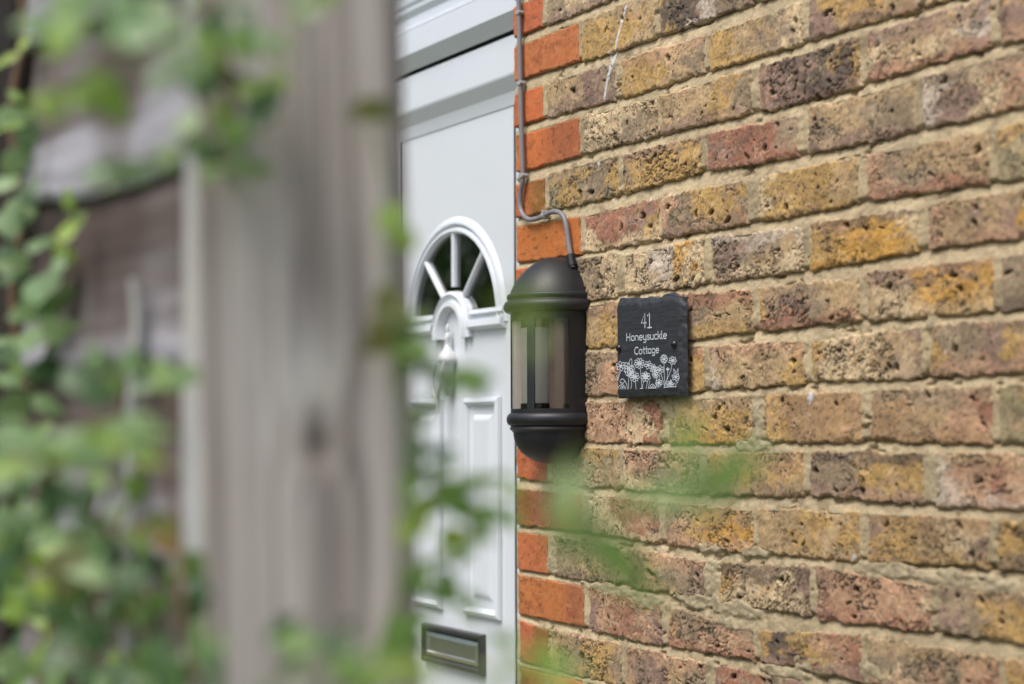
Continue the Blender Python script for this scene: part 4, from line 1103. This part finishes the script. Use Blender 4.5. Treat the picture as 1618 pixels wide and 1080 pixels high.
# ================================================================== near post
HR = Vector((RGT.x, RGT.y, 0)).normalized()                      # level, to the right of the picture
HF = Vector((-HR.y, HR.x, 0))                                    # level, away from the camera
PD = 0.95
pc = at(494, 678, PD)
POST_W = 0.1035
def post_mesh():
    n = 112; rows_z = np.arange(0.02, 2.35, 0.0125); hw = POST_W / 2; cr = 0.006
    per = []
    for i in range(n):                                           # rounded square, more points on the side that faces the camera
        t = i / n * 4; side = int(t); f = t - side
        a = -hw + 2 * hw * f
        p = [(a, -hw), (hw, a), (-a, hw), (-hw, -a)][side]
        m_ = max(abs(p[0]), abs(p[1]))
        x = math.copysign(min(abs(p[0]), hw), p[0]); y = math.copysign(min(abs(p[1]), hw), p[1])
        k = math.hypot(max(abs(x) - hw + cr, 0), max(abs(y) - hw + cr, 0))
        if k > cr: 
            sx = max(abs(x) - hw + cr, 0) / k * cr; sy = max(abs(y) - hw + cr, 0) / k * cr
            x = math.copysign(hw - cr + sx, x); y = math.copysign(hw - cr + sy, y)
        per.append((x, y))
    per = np.array(per)
    A, Zr = np.meshgrid(per[:, 0], rows_z); B, _ = np.meshgrid(per[:, 1], rows_z)
    arc = np.meshgrid(np.arange(n) / n * 4 * POST_W * 1000, rows_z)[0]
    lat = A * 1000; hh = (Zr - pc.z) * 1000
    kx_, kz_ = 7.0, (at(512, 682, PD).z - pc.z) * 1000
    da = arc - (kx_ + 52); dh = hh - kz_
    r = np.hypot(da, dh / 1.15)
    ph = arc + 12 * np.sign(da) * np.exp(-(r / 22) ** 2) * np.clip(np.abs(da) / 4, 0, 1) + 2.5 * fbm(arc / 30, hh / 260, 61, 2)
    g1 = fbm(ph / 17, hh / 700, 62, 3); g2 = fbm(ph / 4.2, hh / 420, 63, 3)
    pale = np.array([0.41, 0.378, 0.352]); dark = np.array([0.175, 0.15, 0.138]); warm = np.array([0.28, 0.225, 0.195])
    t = sstep(-0.85, 0.65, g1 * 0.62 + 0.75 * g2)[..., None]
    col = dark * (1 - t) + pale * t
    w = sstep(0.1, 0.7, fbm(ph / 26, hh / 500, 64, 2))[..., None] * 0.35
    col = col * (1 - w) + warm * (0.7 + 0.5 * t) * w
    # pale halo above the knot, dark heart
    w = np.exp(-((da + 3) / 19) ** 2 - ((dh - 22) / 34) ** 2)[..., None] * 0.9; col = col * (1 - w) + np.array([0.48, 0.465, 0.44]) * w
    w = (1 - sstep(6, 10.5, r))[..., None] * 0.95; col = col * (1 - w) + np.array([0.075, 0.056, 0.046]) * w
    w = (sstep(9, 12, r) * (1 - sstep(14, 22, r)))[..., None] * 0.35; col = col * (1 - w) + np.array([0.30, 0.23, 0.18]) * w
    # a drying split down the upper half
    sp = np.exp(-((arc - 67 - 2 * fbm(hh / 150, hh * 0, 65, 2)) / 3.2) ** 2) * sstep(60, 160, hh)
    g = (sp * 0.12)[..., None]; col = col * (1 - g) + np.array([0.09, 0.075, 0.07]) * g
    sp2 = np.exp(-((arc - 43 - 3 * fbm(hh / 170, hh * 0 + 3, 66, 2)) / 2.5) ** 2) * sstep(-60, -200, hh)
    off = 0.001 * (0.9 * g1 + 0.6 * g2) - 0.002 * sp - 0.003 * sp2 - 0.002 * np.exp(-(r / 8) ** 2)
    nx_ = per / np.linalg.norm(per, axis=1)[:, None]
    A = A + nx_[:, 0][None, :] * off; B = B + nx_[:, 1][None, :] * off
    lean = -(Zr - pc.z) * math.tan(math.radians(1.75))
    L = A + lean
    V = np.array(pc)[None, None, :] * np.array([1, 1, 0]) + L[..., None] * np.array(HR) + (B + hw * 0)[..., None] * np.array(HF)
    V[..., 2] = Zr
    m = len(rows_z); i = np.arange(m * n).reshape(m, n); j = np.roll(i, -1, axis=1)
    Q = np.stack([i[:-1], j[:-1], j[1:], i[1:]], -1).reshape(-1, 4)
    V = V.reshape(-1, 3); top = V[i[-1]].mean(axis=0); top[2] += 0.03
    # weathered top: a low ridge
    cap = i[-1]
    Qc = np.stack([cap, np.roll(cap, -1), np.full(n, m * n), np.full(n, m * n)], -1)
    V = np.concatenate([V, top[None]]); col = np.clip(np.concatenate([col.reshape(-1, 3), [pale]]), 0.01, 0.8)
    return V, Q, Qc, col
V_, Q_, Qc_, c_ = post_mesh()
me_p = bpy.data.meshes.new('fence_post')
me_p.from_pydata([tuple(v) for v in V_], [], [tuple(q) for q in Q_] + [tuple(q[:3]) for q in Qc_])
for f_ in me_p.polygons: f_.use_smooth = True
at_c = me_p.attributes.new('Col', 'FLOAT_COLOR', 'POINT'); cc = np.ones((len(V_), 4), np.float32); cc[:, :3] = c_; at_c.data.foreach_set('color', cc.ravel())
post = obj('fence_post', me_p, M['post'])
tag(post, 'thick weathered grey timber post with a dark knot, close to the viewer', 'post')

# ================================================================== lap fence beside the post
def hpoint(x, d): p = at(x, 678, d); return Vector((p.x, p.y, 0))
def lap_panel(A, B, lips, label, battens, mats, dseed):
    """Overlapping waney-edged boards from A to B (ground points); lips = heights of the lower edges."""
    t = (B - A); L = t.length; t.normalize(); n = Vector((t.y, -t.x, 0))
    if n.dot(Vector((CAM.x, CAM.y, 0)) - A) < 0: n = -n
    fence = empty('lap_fence', A)
    tag(fence, label, 'fence')
    rg = np.random.RandomState(dseed)
    rot = math.atan2(t.y, t.x)
    sgn = 1 if Vector((-t.y, t.x, 0)).dot(n) > 0 else -1           # local +Y is t rotated by 90 degrees
    for k, zl in enumerate(lips):
        zt = zl + 0.145; nx = 48
        x = np.linspace(-0.01, L, nx)
        wave = 0.006 * vnoise(x / 0.11 + k * 3.7, x * 0 + k, dseed) + 0.004 * vnoise(x / 0.03, x * 0 + k, dseed + 1)
        V = []
        for xi, wv in zip(x, wave):
            for zz, out in ((zt, 0.004), (zl + 0.075 + wv * .5, 0.010), (zl + wv + 0.006, 0.015), (zl + wv, 0.012), (zl + wv, 0.006), (zt, -0.006)):
                V.append((xi, sgn * out, zz))
        Q = []
        for i in range(nx - 1):
            for q in range(6):
                w = (q + 1) % 6
                Q.append((i * 6 + q, (i + 1) * 6 + q, (i + 1) * 6 + w, i * 6 + w))
        Q.append(tuple(range(6))); Q.append(tuple((nx - 1) * 6 + q for q in reversed(range(6))))
        me = bpy.data.meshes.new('board'); me.from_pydata(V, [], Q); me.update()
        wa = me.attributes.new('lip_tone', 'FLOAT', 'POINT')
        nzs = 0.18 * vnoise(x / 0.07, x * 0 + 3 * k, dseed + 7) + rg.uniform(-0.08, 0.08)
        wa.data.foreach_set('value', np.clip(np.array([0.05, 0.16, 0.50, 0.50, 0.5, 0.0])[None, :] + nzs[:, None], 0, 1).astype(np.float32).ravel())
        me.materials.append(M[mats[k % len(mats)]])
        o = bpy.data.objects.new('board', me); link(o, fence)
        o.rotation_euler = (0, 0, rot)
    for d0, wd, th, mat, tilt in battens:
        mb = MB(); rows = []
        for i in range(25):
            zz = 0.05 + 2.15 * i / 24; o_ = tilt * (zz - 1.4) + 0.0012 * math.sin(i * 2.1)
            rows.append([(d0 + o_, sgn * 0.021, zz), (d0 + wd + o_, sgn * 0.021, zz), (d0 + wd + o_, sgn * (0.021 + th), zz), (d0 + o_, sgn * (0.021 + th), zz)])
        mb.sweep_loop(rows, close_ring=False, close_prof=True)
        mb.f += [(0, 1, 2, 3), tuple(96 + q for q in (3, 2, 1, 0))]
        me = bpy.data.meshes.new('batten'); me.from_pydata(mb.v, [], mb.f)
        bm = bmesh.new(); bm.from_mesh(me); bmesh.ops.recalc_face_normals(bm, faces=bm.faces); bm.to_mesh(me); bm.free()
        me.materials.append(M[mat])
        o = bpy.data.objects.new('batten', me); link(o, fence); o.rotation_euler = (0, 0, rot)
    return fence
FA, FB = hpoint(352, 1.075), hpoint(62, 1.33)
Lf = (FB - FA).length
base = at(200, 300, 1.2).z
lips = [base + 0.121 * q for q in range(-11, 6)]
def along(x):
    """Distance from FA along the fence line at which photo column x meets the batten face."""
    t = (FB - FA).normalized(); n = Vector((t.y, -t.x, 0))
    if n.dot(Vector((CAM.x, CAM.y, 0)) - FA) < 0: n = -n
    o = FA + n * 0.043; p = hpoint(x, 1.0); c = Vector((CAM.x, CAM.y, 0)); d = p - c
    k = (o - c).dot(n) / d.dot(n)
    return (c + d * k - o).dot(t)
xb = along(333)
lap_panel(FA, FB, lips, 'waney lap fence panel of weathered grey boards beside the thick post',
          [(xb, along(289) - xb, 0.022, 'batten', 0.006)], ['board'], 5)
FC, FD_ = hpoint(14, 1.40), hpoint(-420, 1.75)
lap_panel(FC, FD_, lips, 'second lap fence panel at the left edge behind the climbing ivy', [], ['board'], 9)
du = MB()  # dark strip added for the shade in the gap between the panels
d0 = hpoint(40, 1.385); dt = (FB - FA).normalized(); dn = Vector((dt.y, -dt.x, 0))
rows = []
for i in range(30):
    zz = 2.25 * i / 29
    rows.append([d0 + dt * a + dn * b + Vector((0.001 * math.sin(i * 1.7), 0, zz)) for a, b in ((-0.022, -0.022), (0.022, -0.022), (0.022, 0.022), (-0.022, 0.022))])
du.sweep_loop(rows, close_ring=False, close_prof=True)
du.f += [(0, 1, 2, 3), (119, 118, 117, 116)]
du_o = du.build('dark_gap_strip', M['gap_shade'], bevel=0.003)
tag(du_o, 'narrow dark strip for the shaded gap between fence panels at left', 'post')

# ================================================================== climbing plants
def leaf_mesh(kind):
    """Unit-long leaf: base at the origin, tip on +X, upper side +Z, folded along the midrib, with a stalk."""
    if kind == 0:   out = [(0.0, 0.02), (0.08, 0.16), (0.22, 0.27), (0.40, 0.31), (0.58, 0.27), (0.76, 0.17), (0.90, 0.07), (1.0, 0.0)]
    elif kind == 1: out = [(0.0, 0.02), (-0.06, 0.20), (0.04, 0.36), (0.20, 0.50), (0.30, 0.33), (0.42, 0.24), (0.62, 0.22), (0.80, 0.12), (1.0, 0.0)]
    elif kind == 2: out = [(0.0, 0.02), (-0.03, 0.22), (0.10, 0.38), (0.32, 0.43), (0.46, 0.30), (0.66, 0.24), (0.84, 0.12), (1.0, 0.0)]
    else:           out = [(0.0, 0.02), (0.12, 0.10), (0.30, 0.17), (0.50, 0.18), (0.70, 0.13), (0.88, 0.05), (1.0, 0.0)]
    V, F = [], []
    n = len(out)
    for x, w in out:
        zc = -0.22 * (x - 0.35) ** 2
        wob = 0.03 * math.sin(9 * x + kind)
        V += [(x, 0, zc), (x, w * 0.55, zc + 0.10 * w + wob * 0.5), (x, w, zc + 0.05 * w + wob), (x, -w * 0.55, zc + 0.10 * w - wob * 0.4), (x, -w, zc + 0.05 * w - wob)]
    for i in range(n - 1):
        a = i * 5; b = a + 5
        F += [(a, b, b + 1, a + 1), (a + 1, b + 1, b + 2, a + 2), (a, a + 3, b + 3, b), (a + 3, a + 4, b + 4, b + 3)]
    s = len(V)
    V += [(-0.38, 0.012, -0.12), (-0.38, -0.012, -0.12), (-0.15, 0.012, -0.03), (-0.15, -0.012, -0.03), (0.04, 0.012, -0.022), (0.04, -0.012, -0.022),
          (-0.38, 0, -0.14), (-0.15, 0, -0.05), (0.04, 0, -0.04)]
    F += [(s, s + 2, s + 3, s + 1), (s + 2, s + 4, s + 5, s + 3), (s, s + 6, s + 7, s + 2), (s + 2, s + 7, s + 8, s + 4), (s + 1, s + 3, s + 7, s + 6), (s + 3, s + 5, s + 8, s + 7)]
    me = bpy.data.meshes.new('leaf'); me.from_pydata(V, [], F)
    for p in me.polygons: p.use_smooth = True
    return me
LM = {}
for kd in range(4):
    base_me = leaf_mesh(kd)
    for ci, lm in enumerate(LEAF):
        q = base_me.copy(); q.materials.append(lm); LM[kd, ci] = q
lr = random.Random(11)
def leaf(parent, x, y, d, length_px, ang, cls, kind=None, tilt=32):
    """One leaf whose middle is seen at x, y; length in photo pixels, direction in degrees (0 right, 90 up)."""
    if kind is None: kind = lr.choice([0, 0, 1, 2])
    L = length_px * d / FPX
    a = math.radians(ang)
    dx = RGT * math.cos(a) + UPV * math.sin(a)
    nrm = (-FWD + Vector((0, 0, 0.45))).normalized()
    dx = (dx - nrm * dx.dot(nrm)).normalized()
    rot = Matrix((dx, nrm.cross(dx), nrm)).transposed()
    rot = rot @ Matrix.Rotation(math.radians(lr.uniform(-tilt, tilt)), 3, 'X') @ Matrix.Rotation(math.radians(lr.uniform(-tilt, tilt) * 0.8), 3, 'Y')
    o = bpy.data.objects.new('leaf', LM[kind, cls])
    link(o, parent)
    o.matrix_parent_inverse = Matrix.Translation(-ORIGIN[parent.name])
    o.location = at(x, y, d) - rot @ Vector((L * 0.45, 0, 0))
    o.rotation_euler = rot.to_euler()
    o.scale = (L, L * lr.uniform(0.85, 1.1), L)
    return o
def stem(parent, pts, r0, r1, mat='stem', name='stem'):
    p = catmull([at(*q) for q in pts], 6)
    mb = MB(); mb.tube(p, lambda t: r0 + (r1 - r0) * t, 7)
    return mb.build(name, M[mat], parent, smooth=True, auto=60)
def vine(name, label, cat, px, py, d, group=None):
    p = at(px, py, d)
    o = empty(name, (p.x, p.y, p.z)); tag(o, label, cat, group); return o

# --- ivy up the dark gap strip at the left edge
v1 = vine('ivy', 'yellow green ivy climbing the dark gap strip at the left edge', 'ivy', 40, 1000, 1.36)
stem(v1, [(52, 1150, 1.36), (45, 950, 1.36), (30, 800, 1.36), (44, 640, 1.35), (20, 480, 1.35), (34, 330, 1.35), (18, 180, 1.35), (36, 60, 1.35), (30, -60, 1.35)], 0.0042, 0.003)
stem(v1, [(44, 640, 1.35), (80, 540, 1.25), (100, 440, 1.23), (116, 340, 1.22), (108, 310, 1.22)], 0.0022, 0.001, 'green_stem')
for x, y, L, a, c in ((38, 68, 46, 80, 0), (8, 95, 60, 200, 0), (25, 185, 75, 20, 3), (12, 200, 60, 190, 0), (30, 250, 80, 35, 3), (8, 290, 60, 220, 3), (36, 330, 80, 50, 3), (10, 350, 62, 170, 3), (48, 300, 50, 60, 2),
                      (30, 415, 84, 20, 3), (62, 385, 55, 60, 3), (15, 440, 60, 200, 2), (70, 450, 80, 40, 3), (50, 490, 84, 200, 3), (92, 420, 70, 70, 3), (85, 480, 84, 50, 3), (105, 365, 56, 95, 0), (120, 350, 44, 60, 0), (108, 315, 42, 95, 0), (96, 398, 52, 130, 0),
                      (60, 530, 90, 30, 3), (20, 540, 80, 190, 3), (95, 520, 60, 20, 3), (40, 575, 70, -10, 1), (70, 585, 60, 200, 2), (12, 600, 70, 160, 3), (30, 640, 84, 20, 3), (75, 640, 60, -20, 3), (14, 690, 66, 190, 3), (55, 690, 70, 40, 1),
                      (38, 800, 44, 70, 0), (12, 855, 74, 10, 0), (30, 770, 50, 150, 2), (75, 885, 70, -10, 0), (90, 870, 50, 50, 0), (48, 940, 80, 60, 0), (60, 975, 80, -60, 0), (15, 960, 60, 190, 1), (18, 1040, 76, 20, 3), (70, 1040, 90, 70, 0), (110, 1000, 60, 30, 2), (40, 1010, 60, 220, 2),
                      (5, 730, 56, 170, 2), (62, 745, 50, 20, 2), (8, 560, 60, 200, 2), (22, 150, 50, 140, 1), (46, 215, 46, 40, 2), (6, 400, 60, 210, 2), (28, 910, 50, 140, 2), (88, 1060, 60, 10, 1)):
    leaf(v1, x, y, (1.33 if x < 45 else 1.33 - (x - 62) * 0.00088 - 0.06) - lr.random() * 0.04, L, a, c, lr.choice([0, 0, 2, 3]))
# --- climber over the top of the post
v2 = vine('honeysuckle', 'leafy green climber hanging over the upper left of the post', 'climber', 360, 200, 0.86)
stem(v2, [(300, -80, 0.86), (345, 40, 0.86), (365, 170, 0.87), (350, 250, 0.9), (338, 420, 0.95), (335, 700, 0.98), (330, 1150, 1.0)], 0.0022, 0.0026)
stem(v2, [(362, 180, 0.87), (300, 225, 0.88), (210, 260, 0.9), (130, 300, 0.92)], 0.0016, 0.0008, 'green_stem')
stem(v2, [(330, -20, 0.85), (250, 70, 0.82), (150, 135, 0.82), (70, 165, 0.84)], 0.0016, 0.0008, 'green_stem')
for x, y, d, L, a, c in ((385, 72, .85, 100, 60, 1), (408, 105, .85, 100, -20, 0), (352, 58, .86, 90, 120, 1), (430, 92, .84, 80, 0, 1), (350, 140, .9, 110, -100, 2), (400, 178, .9, 120, -60, 2), (428, 150, .88, 90, 10, 2), (372, 150, .88, 100, 100, 2),
                         (335, 105, .9, 90, 200, 3), (285, 95, .82, 120, 170, 3), (268, 122, .82, 100, 210, 3), (362, 232, .85, 110, 20, 1), (398, 248, .86, 90, -30, 1), (342, 262, .9, 90, -150, 2), (300, 215, .9, 100, 180, 3), (250, 240, .9, 100, 190, 2), (215, 262, .92, 110, 170, 2),
                         (165, 288, .92, 100, 180, 3), (150, 138, .83, 150, 14, 0), (95, 158, .84, 110, 190, 0), (205, 45, .8, 150, 160, 3), (120, 22, .82, 130, 190, 3), (55, 15, .85, 130, 170, 0), (250, 10, .82, 120, 20, 3), (510, 6, .82, 90, 30, 0), (470, -12, .82, 90, 150, 1), (295, 60, .84, 80, 60, 3),
                         (365, 20, .86, 100, 30, 2), (380, 205, .86, 90, 150, 2), (160, 60, .82, 110, 30, 3)):
    for q in range(3):
        leaf(v2, x + lr.gauss(0, 22), y + lr.gauss(0, 18), d + lr.uniform(-.02, .02), L * lr.uniform(0.45, 0.72), a + lr.gauss(0, 40), c if lr.random() < 0.75 else lr.choice([0, 1, 3]), lr.choice([0, 0, 2, 3]))
# --- shoots round the right edge of the post
v3 = vine('honeysuckle', 'leafy shoots reaching past the right edge of the post towards the door', 'climber', 640, 800, 0.9)
stem(v3, [(520, 1200, 0.885), (590, 1060, 0.885), (632, 930, 0.885), (648, 830, 0.89), (640, 700, 0.89), (626, 560, 0.89), (615, 420, 0.89), (618, 340, 0.89), (590, 190, 0.89)], 0.002, 0.0008, 'green_stem')
stem(v3, [(648, 830, 0.89), (690, 790, 0.9), (740, 768, 0.9), (790, 752, 0.9)], 0.0011, 0.0006, 'green_stem')
stem(v3, [(626, 570, 0.89), (680, 585, 0.9), (740, 598, 0.9)], 0.0010, 0.0005, 'green_stem')
stem(v3, [(636, 940, 0.885), (670, 925, 0.9), (720, 950, 0.9)], 0.0010, 0.0005, 'green_stem')
for x, y, d, L, a, c in ((600, 183, .88, 100, 10, 4), (625, 345, .88, 90, 80, 0), (640, 375, .88, 70, -60, 0), (606, 470, .88, 100, 70, 4), (632, 500, .88, 80, -60, 1), (640, 545, .88, 110, -20, 1), (600, 545, .87, 90, 200, 4), (660, 570, .89, 80, 10, 1),
                         (742, 598, .9, 96, 4, 1), (690, 588, .9, 80, 10, 1), (660, 712, .9, 110, 100, 2), (690, 745, .9, 90, 30, 1), (742, 763, .9, 104, 10, 1), (782, 752, .9, 60, 12, 1), (735, 800, .9, 100, -25, 1), (690, 800, .9, 90, 200, 1), (652, 828, .89, 90, 230, 0), (775, 812, .9, 70, -30, 1),
                         (692, 938, .9, 100, -28, 1), (652, 925, .89, 80, 150, 1), (665, 905, .89, 70, 60, 1), (712, 775, .9, 80, 160, 1), (640, 770, .88, 70, 80, 1), (740, 965, .9, 60, -50, 1), (628, 1000, .87, 100, 60, 1), (700, 620, .9, 70, 40, 1), (668, 655, .9, 80, 80, 1), (720, 850, .9, 80, -10, 0), (700, 880, .9, 70, 30, 1), (760, 840, .9, 70, -40, 1), (660, 980, .89, 90, 30, 1), (790, 1010, .9, 60, -20, 1), (655, 760, .9, 80, 60, 1), (800, 780, .9, 60, 0, 0)):
    for q in range(2):
        leaf(v3, x + (lr.gauss(0, 16) if q else 0), y + (lr.gauss(0, 14) if q else 0), d, L * (0.72 if q else 0.82), a + (lr.gauss(0, 40) if q else 0), c, 3 if lr.random() < 0.6 else 0)
# --- bottom: sprigs in front of the post and of the wall corner
v4 = vine('honeysuckle', 'blurred bright green sprigs along the bottom below the door', 'climber', 600, 1075, 0.7)
stem(v4, [(330, 1200, 0.78), (430, 1080, 0.76), (520, 1060, 0.75), (640, 1075, 0.7), (760, 1065, 0.66), (860, 1045, 0.64), (920, 1050, 0.63)], 0.0016, 0.0007, 'green_stem')
for x, y, d, L, a, c in ((460, 1035, .77, 110, 90, 1), (500, 1022, .77, 130, -50, 2), (432, 1000, .78, 90, 70, 2), (358, 1050, .79, 110, 80, 2), (545, 1060, .74, 120, 20, 1), (610, 1072, .72, 130, 10, 0), (780, 1075, .66, 90, 30, 0), (805, 1030, .66, 70, 60, 1),
                         (855, 1042, .64, 130, 8, 0), (900, 1062, .63, 110, -20, 0), (300, 1040, .8, 120, 100, 1), (250, 1060, .8, 120, 120, 2), (560, 1000, .76, 90, -40, 2)):
    for q in range(2):
        leaf(v4, x + lr.gauss(0, 20), y + lr.gauss(0, 16), d, L * lr.uniform(0.5, 0.75), a + lr.gauss(0, 40), c, lr.choice([0, 3]))
# --- the nearest sprig, a pale wash over the bricks
v5 = vine('honeysuckle', 'very blurred green sprig in front of the bricks below the lantern', 'climber', 950, 850, 0.5)
stem(v5, [(1010, 1200, 0.56), (985, 1000, 0.56), (975, 900, 0.56), (940, 850, 0.56), (905, 815, 0.56), (893, 770, 0.56)], 0.0006, 0.0004, 'green_stem')
stem(v5, [(940, 850, 0.56), (1000, 800, 0.56), (1070, 785, 0.56), (1150, 745, 0.56)], 0.0005, 0.0003, 'green_stem')
for x, y, L, a, k_ in ((897, 785, 150, 85, 3), (905, 820, 120, 250, 3), (972, 880, 210, -48, 3), (935, 855, 160, 150, 3), (1090, 778, 190, 8, 3), (1150, 742, 160, 35, 3), (1082, 700, 130, 80, 3), (1010, 785, 120, 200, 3)):
    leaf(v5, x, y, 0.56, L, a, 1, k_, 20)
# --- a sprig before the lantern rim
v6 = vine('honeysuckle', 'small blurred sprig in front of the lantern rim', 'climber', 840, 500, 0.55)
stem(v6, [(905, 230, 0.50), (890, 330, 0.53), (850, 440, 0.55), (838, 520, 0.56)], 0.0004, 0.0003, 'green_stem')
for x, y, L, a in ((826, 480, 90, 190), (842, 535, 66, 250)):
    leaf(v6, x, y, 0.50, L, a, 0, 3, 20)
# --- dense growth at the lower left
v7 = vine('ivy', 'dense mixed green ivy massed over the fence at lower left', 'ivy', 180, 1050, 1.0)
for pts in ([(340, 1200, 0.95), (290, 980, 0.95), (280, 820, 0.97), (240, 700, 0.97), (120, 690, 0.95), (0, 700, 0.92)], [(160, 1200, 1.1), (150, 950, 1.1), (210, 780, 1.1), (330, 600, 1.05)], [(60, 740, 0.9), (130, 800, 0.92), (200, 880, 0.95), (240, 1000, 1.0), (250, 1150, 1.0)], [(30, 1200, 1.2), (90, 980, 1.2), (130, 850, 1.2), (200, 600, 1.15), (210, 520, 1.15)]):
    stem(v7, pts, 0.0026, 0.0012)
stem(v7, [(213, 440, 1.13), (219, 520, 1.13), (212, 600, 1.13), (208, 700, 1.13), (204, 900, 1.12), (200, 1200, 1.12)], 0.004, 0.005, 'batten', 'dead_stem')
for i in range(125):
    x = lr.uniform(-20, 325); y = lr.uniform(700, 1100)
    if y < 740 + 0.45 * max(0, x - 60) and lr.random() < 0.72: continue
    d = lr.uniform(0.82, 1.26 - max(0, x - 62) * 0.00088)
    c = lr.choice([3, 3, 1, 2, 2, 2, 0, 3, 4]) if x < 200 else lr.choice([1, 2, 2, 2, 1, 4])
    leaf(v7, x, y, d, lr.uniform(40, 80), lr.uniform(0, 360), c)
for i in range(26):
    leaf(v7, lr.uniform(-20, 270), lr.gauss(705, 22), lr.uniform(0.80, 0.9), lr.uniform(60, 110), lr.uniform(-25, 25) + lr.choice([0, 180]), lr.choice([0, 3, 3, 0]), 3)
for x, y, c in ((268, 858, 5), (150, 620, 2), (175, 615, 1), (290, 600, 3), (330, 605, 3), (255, 590, 1), (200, 575, 3), (150, 565, 3), (345, 610, 1), (120, 600, 2), (225, 605, 2)):
    leaf(v7, x, y, lr.uniform(0.95, 1.05), lr.uniform(45, 70), lr.uniform(0, 360), c)

# ================================================================== hedge across the garden (seen only as a reflection in the door)
hedge = empty('hedge', (-5.5, -5.2, 0))
tag(hedge, 'clipped green garden hedge mirrored in the glass of the white door', 'hedge')
hg = np.random.RandomState(3); nl_ = 16000
P_ = np.stack([hg.uniform(-17, -1.0, nl_), -5.6 + hg.normal(0, 0.4, nl_), hg.uniform(0, 1, nl_) ** 0.8 * 4.3], -1)
P_[:, 2] += 0.35 * vnoise(P_[:, 0] * 1.3, P_[:, 1] * 0, 4)
a_ = hg.normal(size=(nl_, 3)); a_ /= np.linalg.norm(a_, axis=1)[:, None]
b_ = np.cross(a_, hg.normal(size=(nl_, 3))); b_ /= np.linalg.norm(b_, axis=1)[:, None]
sz = hg.uniform(0.07, 0.14, (nl_, 1))
Vh = np.stack([P_ - a_ * sz, P_ + b_ * sz * 0.5, P_ + a_ * sz, P_ - b_ * sz * 0.5], 1).reshape(-1, 3)
hme = mesh_np('foliage', Vh, np.arange(nl_ * 4).reshape(-1, 4))
tag(obj('foliage', hme, LEAF[3], hedge), kind='stuff')
